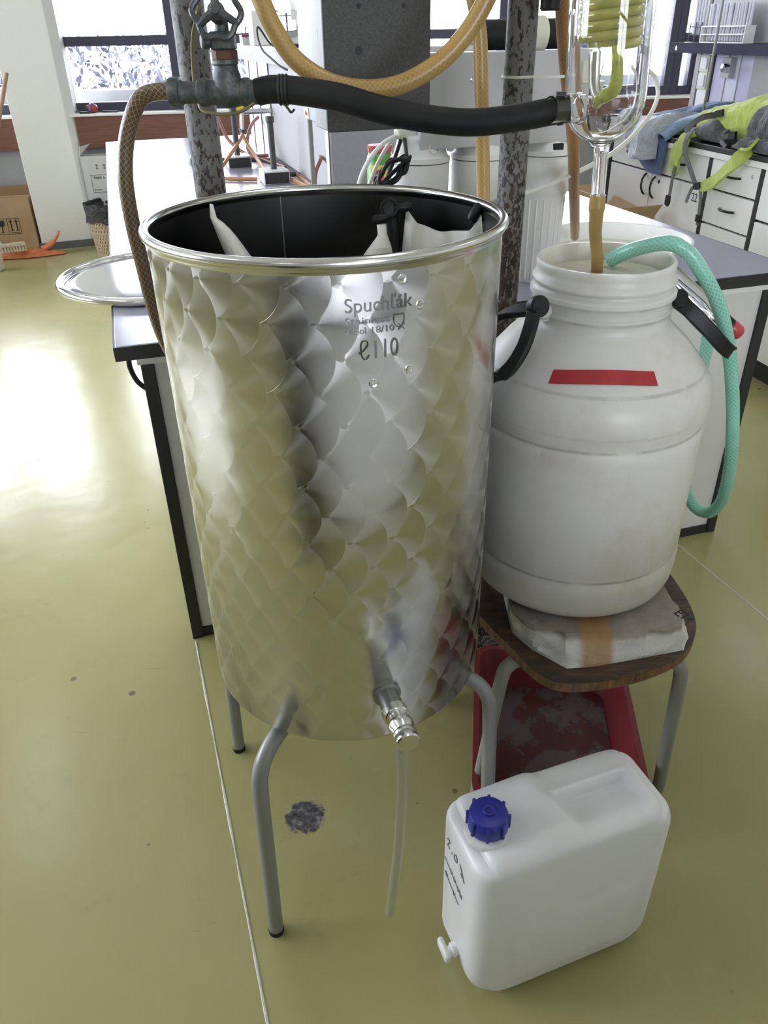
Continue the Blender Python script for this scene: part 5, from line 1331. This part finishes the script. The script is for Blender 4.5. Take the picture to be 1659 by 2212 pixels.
# jacket: denim with grey fleece lining, draped over the worktop edge
jk = thing('denim_jacket', 'blue denim jacket with grey fleece lining draped over the worktop', 'jacket', tuple(Rw(.70, .1, ZC + .028)), RROT)
ZW = ZC + .030
def drape(path, widths, thick, fold, seed, nu=26, nv=34, offs=None):
    # path: list of centre points (s,t,z); widths: along s; a soft folded slab of cloth
    def cen(v):
        k = v * (len(path) - 1); i = min(int(k), len(path) - 2); q = k - i
        def cr(a, b, c_, d): return .5 * ((2 * b) + (c_ - a) * q + (2 * a - 5 * b + 4 * c_ - d) * q * q + (3 * b - a - 3 * c_ + d) * q ** 3)
        P4 = [path[max(i - 1, 0)], path[i], path[i + 1], path[min(i + 2, len(path) - 1)]]
        return [cr(*[p[m] for p in P4]) for m in range(3)], widths[i] + (widths[i + 1] - widths[i]) * q
    def fn(u, v):
        (s, t, z), w = cen(v)
        a = 2 * pi * u
        cx = cos(a); sx = sin(a)
        px_ = abs(cx) ** .7 * math.copysign(1, cx) * w / 2
        n = noise.noise(Vector((seed + (s + px_) * 9, v * 3.5, seed * .37))) + .5 * noise.noise(Vector((seed + (s + px_) * 23, v * 7, 3)))
        h_ = (thick * abs(sx) ** .8 * (1 if sx > 0 else 0)) + fold * n * (1 if sx > 0 else .15) * (1 - abs(px_) / w * .8)
        # outward normal of the path in the t-z plane
        (s2, t2, z2), _ = cen(min(1, v + .02)); (s1, t1, z1), _ = cen(max(0, v - .02))
        dt, dz = t2 - t1, z2 - z1; l = hypot(dt, dz) or 1
        nt, nz = dz / l, -dt / l
        if nz < -.2: nt, nz = -nt, -nz
        if abs(nz) < .2: nt = -abs(nt)
        h_ = max(h_, .0015 if sx > 0 else 0)
        return tuple(Rw(s + px_, t + nt * h_, z + nz * h_))
    mb = MB(); mb.grid(fn, nu, nv, closed_u=True); return mb
mb = drape([(.72, .42, ZW), (.74, .30, ZW), (.76, .16, ZW), (.76, .04, ZW + .002), (.75, -.018, ZW - .014), (.735, -.030, ZW - .05), (.72, -.032, ZW - .085), (.70, -.031, ZW - .105)], [.30, .38, .42, .36, .27, .25, .23, .18], .075, .038, 2.1)
mb.v = [tuple(p) for p in mb.v]; part('fleece_lining', mb, M['fleece'], jk, world=True, sharp=0, label='grey fleece lining')
mb = drape([(.70, .05, ZW + .002), (.70, -.014, ZW - .006), (.70, -.022, ZW - .06), (.675, -.022, ZW - .12), (.625, -.022, ZW - .175)], [.28, .30, .31, .25, .12], .006, .006, 5.3)
part('denim_panel', mb, M['denim'], jk, world=True, sharp=0)
mb = drape([(.58, .40, ZW + .085), (.70, .30, ZW + .08), (.86, .18, ZW + .035), (.98, .08, ZW + .012), (1.06, .02, ZW + .004)], [.22, .22, .20, .16, .08], .045, .015, 8.2)
part('sleeve', mb, M['denim'], jk, world=True, sharp=0)
mb = drape([(.62, .20, ZW + .06), (.60, .10, ZW + .045), (.585, .02, ZW + .015), (.575, -.03, ZW - .02)], [.14, .13, .10, .06], .03, .012, 1.4)
part('collar', mb, M['denim_pale'], jk, world=True, sharp=0)

# rucksack
rs = thing('rucksack', 'lime green and charcoal rucksack lying on the dark worktop with hanging straps', 'rucksack', tuple(Rw(.2, .15, ZW)), RROT)
def blob(s0, s1, prof, seed, amp=.008, flat_z=ZW):
    # prof: list of (k, t_front, t_back, z_top)
    def at(u):
        for (k0, *a), (k1, *b_) in zip(prof[:-1], prof[1:]):
            if k0 <= u <= k1:
                q = (u - k0) / (k1 - k0); q = q * q * (3 - 2 * q)
                return [x + (y - x) * q for x, y in zip(a, b_)]
        return list(prof[-1][1:])
    def fn(u, v):
        tf, tb_, zt_ = at(v)
        a = 2 * pi * u; s = s0 + (s1 - s0) * v
        ct = (tf + tb_) / 2; ht = (tb_ - tf) / 2; zc = (zt_ + flat_z) / 2; hz_ = (zt_ - flat_z) / 2
        t = ct + ht * math.copysign(abs(cos(a)) ** .75, cos(a)); z = zc + hz_ * math.copysign(abs(sin(a)) ** .75, sin(a))
        n = noise.noise(Vector((s * 14 + seed, t * 14, z * 16))) + .5 * noise.noise(Vector((s * 34 + seed, t * 34, z * 40)))
        if z > flat_z + .01: z += amp * n; t -= amp * n * cos(a) * -1
        return tuple(Rw(s, t, max(z, flat_z)))
    mb = MB(); mb.grid(fn, 36, 40, closed_u=True)
    n = 36; mb.f += [tuple(range(n - 1, -1, -1)), tuple(range(40 * n, 41 * n))]; mb.uv += [None, None]
    return mb
part('main_bag', blob(.50, -.22, [(0, .10, .30, ZW + .05), (.08, .05, .36, ZW + .135), (.35, .02, .40, ZW + .165), (.6, .01, .40, ZW + .205), (.8, .02, .38, ZW + .20), (1, .1, .30, ZW + .10)], 1.0), M['pack_green'], rs, world=True, sharp=0)
part('side_pocket', blob(.40, .10, [(0, .05, .14, ZW + .03), (.12, -.002, .17, ZW + .075), (.5, -.012, .18, ZW + .105), (.85, -.006, .16, ZW + .075), (1, .03, .12, ZW + .02)], 4.0, .005), M['pack_dark'], rs, world=True, sharp=0, label='charcoal side pocket')
part('hood', blob(.045, -.40, [(0, .04, .26, ZW + .06), (.15, -.01, .32, ZW + .175), (.5, -.02, .36, ZW + .215), (1, .05, .3, ZW + .18)], 7.0, .010), M['pack_dark'], rs, world=True, sharp=0, label='charcoal top hood')
part('lower_flap', blob(.07, -.30, [(0, -.01, .05, ZW + .02), (.3, -.04, .12, ZW + .055), (1, -.04, .12, ZW + .07)], 9.0, .008), M['pack_dark'], rs, world=True, sharp=0)
def strap(name, pts, w, th, m, lab=None, side=None):
    mb = MB(); mb.ribbon([tuple(Rw(p[0] - (.045 if p[1] < -.03 else 0), p[1], p[2])) for p in pts], side or RS, w, th, 7); return part(name, mb, m, rs, world=True, sharp=40, label=lab)
strap('shoulder_strap', [(.36, .03, ZW + .030), (.40, -.015, ZW + .018), (.445, -.034, ZW - .02), (.478, -.036, ZW - .07), (.470, -.035, ZW - .125), (.452, -.034, ZW - .15)], [.05, .075, .085, .085, .065, .03], .012, M['pack_green'])
strap('webbing', [(.455, -.046, ZW - .11), (.462, -.044, ZW - .17), (.468, -.04, ZW - .225), (.470, -.04, ZW - .255)], .022, .003, M['webbing'])
strap('buckle', [(.470, -.044, ZW - .245), (.472, -.044, ZW - .275), (.478, -.044, ZW - .290)], [.030, .036, .022], .010, M['black_plastic'])
strap('webbing', [(.41, .02, ZW + .05), (.402, -.04, ZW + .02), (.395, -.050, ZW - .03), (.345, -.046, ZW - .09), (.285, -.044, ZW - .15), (.262, -.042, ZW - .17)], .028, .003, M['webbing'])
strap('webbing', [(.22, .05, ZW + .118), (.30, -.005, ZW + .105), (.37, -.018, ZW + .07), (.43, -.01, ZW + .03)], .026, .004, M['pack_dark'], None, RS + Vector((0, 0, 1.2)))
strap('shoulder_strap', [(-.10, -.02, ZW + .045), (-.06, -.046, ZW + .02), (.0, -.052, ZW - .03), (.07, -.05, ZW - .085), (.14, -.046, ZW - .135), (.205, -.044, ZW - .163), (.235, -.044, ZW - .172)], [.05, .055, .058, .058, .055, .045, .02], .012, M['pack_green'], None, RS + Vector((0, 0, -1.0)))
strap('buckle', [(.222, -.05, ZW - .160), (.243, -.05, ZW - .168), (.268, -.05, ZW - .172)], [.026, .032, .024], .010, M['black_plastic'], None, Vector((0, 0, 1)))
strap('webbing', [(.265, -.048, ZW - .172), (.290, -.046, ZW - .190), (.312, -.044, ZW - .235), (.318, -.044, ZW - .25)], .018, .003, M['webbing'])
strap('webbing', [(.225, -.048, ZW - .17), (.212, -.046, ZW - .20), (.205, -.044, ZW - .25), (.200, -.044, ZW - .30), (.198, -.044, ZW - .33)], .020, .003, M['webbing'])
strap('buckle', [(.2, -.046, ZW - .285), (.2, -.046, ZW - .315)], .026, .010, M['black_plastic'])
strap('buckle', [(.20, .012, ZW + .128), (.245, .008, ZW + .118)], .026, .012, M['black_plastic'], None, Vector((0, 0, 1)))
strap('buckle', [(.045, -.014, ZW + .055), (.085, -.016, ZW + .05)], .03, .014, M['black_plastic'], None, Vector((0, 0, 1)))
strap('webbing', [(.085, -.02, ZW + .05), (.12, -.03, ZW + .03), (.115, -.035, ZW + .008), (.09, -.03, ZW + .004)], .018, .004, M['webbing'], None, Vector((0, 0, 1)))
# coiled black cable and chair at the far end of the cabinets
wc_ = []
for k in range(64):
    a = 2 * pi * k / 16; wc_.append(tuple(Rw(1.10 + .05 * cos(a) + .006 * sin(k), -.05 + .012 * sin(k * 1.3), ZW - .045 + .035 * sin(a) + .004 * cos(2.3 * k))))
wc_ += [tuple(Rw(1.16, -.05, ZW - .09)), tuple(Rw(1.22, -.06, ZW - .12)), tuple(Rw(1.3, -.05, ZW - .10))]
mb = MB(); mb.tube([tuple(Rw(1.10, .02, ZW + .004)), tuple(Rw(1.10, -.03, ZW + .006))] + wc_, .0055, 8, 3); single('hanging_cable', mb, M['dark_cable'], 'coiled black cable hanging at the far end of the right cabinets', 'cable', base=tuple(Rw(1.10, .02, ZW)))
fc = thing('folding_chair', 'dark chair with cream tube frame beyond the right hand cabinets', 'chair', (.98, 4.95, 0), rad(15))
mb = MB(); mb.box(-.20, .20, -.02, .01, .55, .86); part('backrest', mb, M['black_edge'], fc, .01)
mb = MB(); mb.box(-.20, .20, -.40, .0, .42, .45); part('seat', mb, M['grey_panel'], fc, .01)
for x in (-.19, .19):
    for y, z in ((0.0, .86), (-.38, .43)): mb = MB(); mb.tube([(x, y, .0), (x, y, z)], .011, 10, smooth=False); part('leg', mb, M['cream_plastic'], fc)
# open carton on the floor behind the bench
cb = thing('open_carton', 'open brown cardboard carton with raised flaps in front of door 22', 'carton', tuple(Rw(.80, -.175, 0)), RROT + rad(3))
for a in ((-.22, .22, -.15, -.145), (-.22, .22, .145, .15), (-.22, -.215, -.15, .15), (.215, .22, -.15, .15)):
    mb = MB(); mb.box(a[0], a[1], a[2], a[3], 0, .50); part('carton_wall', mb, M['card'], cb, 0, 0)
mb = MB(); mb.box(-.215, .215, -.145, .145, 0, .005); part('carton_bottom', mb, M['card'], cb, 0, 0)
def flap(p0, p1, d, n):
    p0, p1, d = Vector(p0), Vector(p1), Vector(d); nn = (p1 - p0).cross(d).normalized() * .004
    mb = MB(); q = [p0, p1, p1 + d, p0 + d]; vs = q + [p + nn for p in q]
    mb.add(vs, [(3, 2, 1, 0), (4, 5, 6, 7), (0, 1, 5, 4), (1, 2, 6, 5), (2, 3, 7, 6), (3, 0, 4, 7)]); return part('flap', mb, M['card'], cb, 0, 0)
flap((-.215, .147, .50), (-.02, .147, .50), (.0, .03, .135), 0)
flap((.215, -.147, .50), (-.215, -.147, .50), (0, -.09, .10), 0)
flap((.218, -.145, .50), (.218, .145, .50), (.09, 0, .10), 0)
flap((-.218, .145, .50), (-.218, -.145, .50), (-.08, 0, .09), 0)

# ================================================================== LEFT SIDE, BY THE WINDOW
CA = rad(10)
bxl = thing('cardboard_box', 'brown cardboard box with fragile symbols left of the column', 'box', (-2.735, 5.925, 0), CA)
mb = MB(); mb.box(-.30, .215, .0, .105, 0, .375); part('box_body', mb, M['card'], bxl, .003, 0)
mb = MB(); mb.box(-.298, .213, .002, .004, .374, .378); part('box_seam', mb, M['card_tape'], bxl, 0, 0)
mb = MB(); mb.box(-.30, .215, .088, .105, .375, .44); part('rear_flap', mb, M['card_tape'], bxl, 0, 0)
mb = MB(); mb.box(-.055, .0, -.0006, .001, .27, .376); part('tape_strip', mb, M['card_tape'], bxl, 0, 0)
sy = MB(); SM = Matrix(((1, 0, 0, -.052), (0, 0, -1, -.0008), (0, 1, 0, .125), (0, 0, 0, 1)))
def srect(x0, x1, y0, y1): sy.box(x0, x1, y0, y1, 0, .0006, SM)
for x0, x1, y0, y1 in ((0, .17, 0, .003), (0, .17, .107, .11), (0, .003, 0, .11), (.083, .086, 0, .11), (.167, .17, 0, .11)): srect(x0, x1, y0, y1)
sy.prism([(.020, .098), (.064, .098), (.066, .070), (.056, .058), (.046, .054), (.046, .022), (.058, .014), (.026, .014), (.038, .022), (.038, .054), (.028, .058), (.018, .070)], 0, .0006, SM)
for x in (.108, .146):
    sy.prism([(x - .014, .084), (x, .102), (x + .014, .084)], 0, .0006, SM); srect(x - .004, x + .004, .03, .086); sy.prism([(x - .012, .018), (x, .038), (x + .012, .018), (x, .024)], 0, .0006, SM)
srect(.10, .155, .008, .013)
part('printed_symbols', sy, M['ink'], bxl, sharp=0)
# orange cloth and brush
mb = MB()
def ocl(u, v):
    a = 2 * pi * u; r = v
    x = .24 * r * cos(a) * (1 + .10 * cos(3 * a)); y = .085 * r * sin(a) * (1 + .10 * sin(2 * a))
    z = .006 + (1 - r * r) * (.045 + .05 * noise.noise(Vector((x * 9, y * 12, 1)))) + .02 * max(0, noise.noise(Vector((x * 22, y * 22, 4)))) * (1 - r)
    return (x, y, max(z, .001))
mb.grid(ocl, 48, 14, closed_u=True); o = single('orange_cloth', mb, M['orange_cloth'], 'crumpled orange cloth on the floor in front of the cardboard box', 'cloth', base=(0, 0, 0), sharp=0); o.location = (-2.545, 5.79, 0); o.rotation_euler.z = rad(12)
mb = MB()
mb.ribbon([(.10, .02, .04), (.17, .05, .07), (.22, .06, .12), (.235, .065, .15)], (0, 1, .2), [.09, .08, .06, .03], .012, 6); part('cloth_corner', mb, M['orange_cloth'], o, sharp=0)
br_ = thing('floor_brush', 'pale bristled floor brush lying on the orange cloth', 'brush', (-2.60, 5.70, .055), rad(28))
mb = MB(); mb.box(-.085, .085, -.022, .022, .035, .058); part('brush_back', mb, M['bristle'], br_, .006)
for k in range(9):
    for j in range(2):
        mb = MB(); mb.lathe([(0, .0), (.010, .0), (.007, .036), (0, .036)], 8, TR(-.078 + .0195 * k, -.012 + .024 * j, 0)); part('bristle_tuft', mb, M['bristle'], br_)
mb = MB(); mb.tube([(-.07, .0, .05), (-.14, .0, .16), (-.20, .02, .30)], .012, 10, 5); part('handle', mb, M['white_tube'], br_)
bm = thing('broom', 'wooden broom handle leaning on the wall at the left edge', 'broom', (-2.62, 5.35, 0))
mb = MB(); mb.tube([(-.10, .05, .10), (.05, .19, .55), (.255, .38, 1.16)], [.015, .014, .013], 12, 6); part('handle', mb, M['wood'], bm)
mb = MB(); mb.box(-.25, .05, .01, .09, .0, .12); part('broom_head', mb, M['bristle'], bm, .01)
# white carton and waste basket right of the column
wcx = thing('white_carton', 'open white carton with printed frame standing behind the waste basket', 'carton', (-1.93, 6.005, 0), CA)
mb = MB()
for a in ((-.17, .26, 0, .006), (-.17, .26, .134, .14), (-.17, -.164, 0, .14), (.254, .26, 0, .14)): mb.box(a[0], a[1], a[2], a[3], 0, .63)
mb.box(-.17, .26, 0, .14, 0, .004); part('carton_walls', mb, M['card_white'], wcx, .001, 0)
mb = MB(); vs = [(-.17, .0, .63), (-.17, .13, .63), (-.10, .13, .70), (-.16, .03, .69)]; mb.add(vs + [(x + .004, y, z) for x, y, z in vs], [(0, 1, 2, 3), (7, 6, 5, 4), (0, 3, 7, 4), (2, 1, 5, 6), (3, 2, 6, 7)]); part('flap', mb, M['card_white'], wcx, 0, 0)
sy = MB(); SM = Matrix(((1, 0, 0, -.12), (0, 0, -1, -.0008), (0, 1, 0, .39), (0, 0, 0, 1)))
for x0, x1, y0, y1 in ((0, .34, 0, .003), (0, .34, .115, .118), (0, .003, 0, .118)): sy.box(x0, x1, y0, y1, 0, .0006, SM)
for x in (.055, .105, .15, .195):
    sy.box(x - .008, x + .008, .155, .163, 0, .0006, SM); sy.prism([(x - .010, .185), (x + .010, .185), (x + .003, .172), (x + .003, .163), (x - .003, .163), (x - .003, .172)], 0, .0006, SM)
for k in range(14):
    if k not in (4, 6, 10): sy.box(.02 + .013 * k, .030 + .013 * k, .092, .104 if k % 3 else .107, 0, .0006, SM)
for k in range(6): sy.box(.012 + .009 * k, .019 + .009 * k, .014, .021, 0, .0006, SM)
part('printed_marks', sy, M['grey_ink'], wcx, sharp=0)
wb_ = thing('waste_basket', 'woven tan waste basket lined with a black bin bag', 'waste basket', (-1.93, 5.86, 0))
mb = MB(); mb.lathe([(0, .001), (.125, .001), (.128, .01), (.155, .30), (.151, .30), (.122, .012), (0, .012)], 40); part('inner_pail', mb, M['basket_dark'], wb_)
rows_, cols_ = 12, 40
mb = MB()
for j in range(rows_):
    z0 = .012 + j * .0245
    for k in range(cols_):
        a = 2 * pi * (k + .5 * (j % 2)) / cols_; r = .128 + (.155 - .128) * z0 / .30 + .0025
        w = r * 2 * pi / cols_ * .40
        mb.add([(r * cos(a) - w * -sin(a) * -1 * 0 + -sin(a) * q * w, r * sin(a) + cos(a) * q * w, z) for z in (z0, z0 + .0245) for q in ((-1, 1) if z == z0 else (-.2, 1.8))], [(0, 1, 3, 2)])
o = part('weave', mb, M['basket'], wb_, sharp=0); o['kind'] = 'stuff'
mb = MB()
for z in (.006, .155, .298): r = .128 + (.155 - .128) * z / .30; mb.lathe([(r + .001, z - .006), (r + .004, z - .006), (r + .004, z + .006), (r + .001, z + .006)], 40)
for j in range(1, 12):
    z = .012 + j * .0245; r = .128 + .027 * z / .30; mb.lathe([(r + .0008, z - .0045), (r + .0022, z), (r + .0008, z + .0045)], 40)
part('hoop', mb, M['basket'], wb_)
mb = MB()
def bagf(u, v):
    a = 2 * pi * u
    z = .29 + .12 * v if v < .5 else .35 - .12 * (v - .5) * 2 * (1 + .25 * noise.noise(Vector((3 * cos(a), 3 * sin(a), 1))))
    r = .142 + .018 * (v if v < .5 else 1) + .010 * noise.noise(Vector((5 * cos(a), 5 * sin(a), v * 5)))
    return (r * cos(a), r * sin(a), z + .015 * noise.noise(Vector((2 * cos(a), 2 * sin(a), 8))))
mb.grid(bagf, 64, 16, closed_u=True); part('bin_bag', mb, M['binbag'], wb_, sharp=0)
mb = MB(); mb.lathe([(0, .25), (.10, .26), (.145, .30)], 32); part('bag_inside', mb, M['binbag'], wb_)
# small things on the sill
o = thing('pipette_bulb', 'dark red rubber bulb lying on the sill beside the column', 'bulb', tuple(W(.16, .0, .886)))
mb = MB(); mb.lathe([(0, -.035), (.012, -.034), (.026, -.022), (.032, 0), (.026, .022), (.012, .034), (.010, .05), (0, .05)], 24, axisM((0, 0, .032), (-1, .3, .2))); part('bulb', mb, M['red_rubber'], o)
mb = MB(); mb.lathe([(.033, -.006), (.0345, 0), (.033, .006)], 24, axisM((0, 0, .032), (-1, .3, .2))); part('band', mb, M['blue_plastic'], o)
o = thing('pliers', 'small black pliers lying on the sill right of the red bulb', 'tool', tuple(W(.27, .0, .886)))
for q in (-1, 1):
    mb = MB(); mb.tube([(-.05, .008 * q, .008), (-.02, .0, .009), (.0, -.004 * q, .009), (.06, -.018 * q, .006)], [.005, .007, .006, .005], 8, 5); part('jaw_half', mb, M['dark_cable'], o)
o = thing('steel_clamp', 'small metal screw clamp lying on the sill left of the bulb', 'tool', tuple(W(.10, -.02, .886)))
mb = MB(); mb.box(-.03, .04, -.012, .012, 0, .014); mb.tube([(-.03, 0, .007), (-.05, .0, .02), (-.06, .01, .006)], .003, 6, 4); part('clamp_body', mb, M['dark_cable'], o, .003)
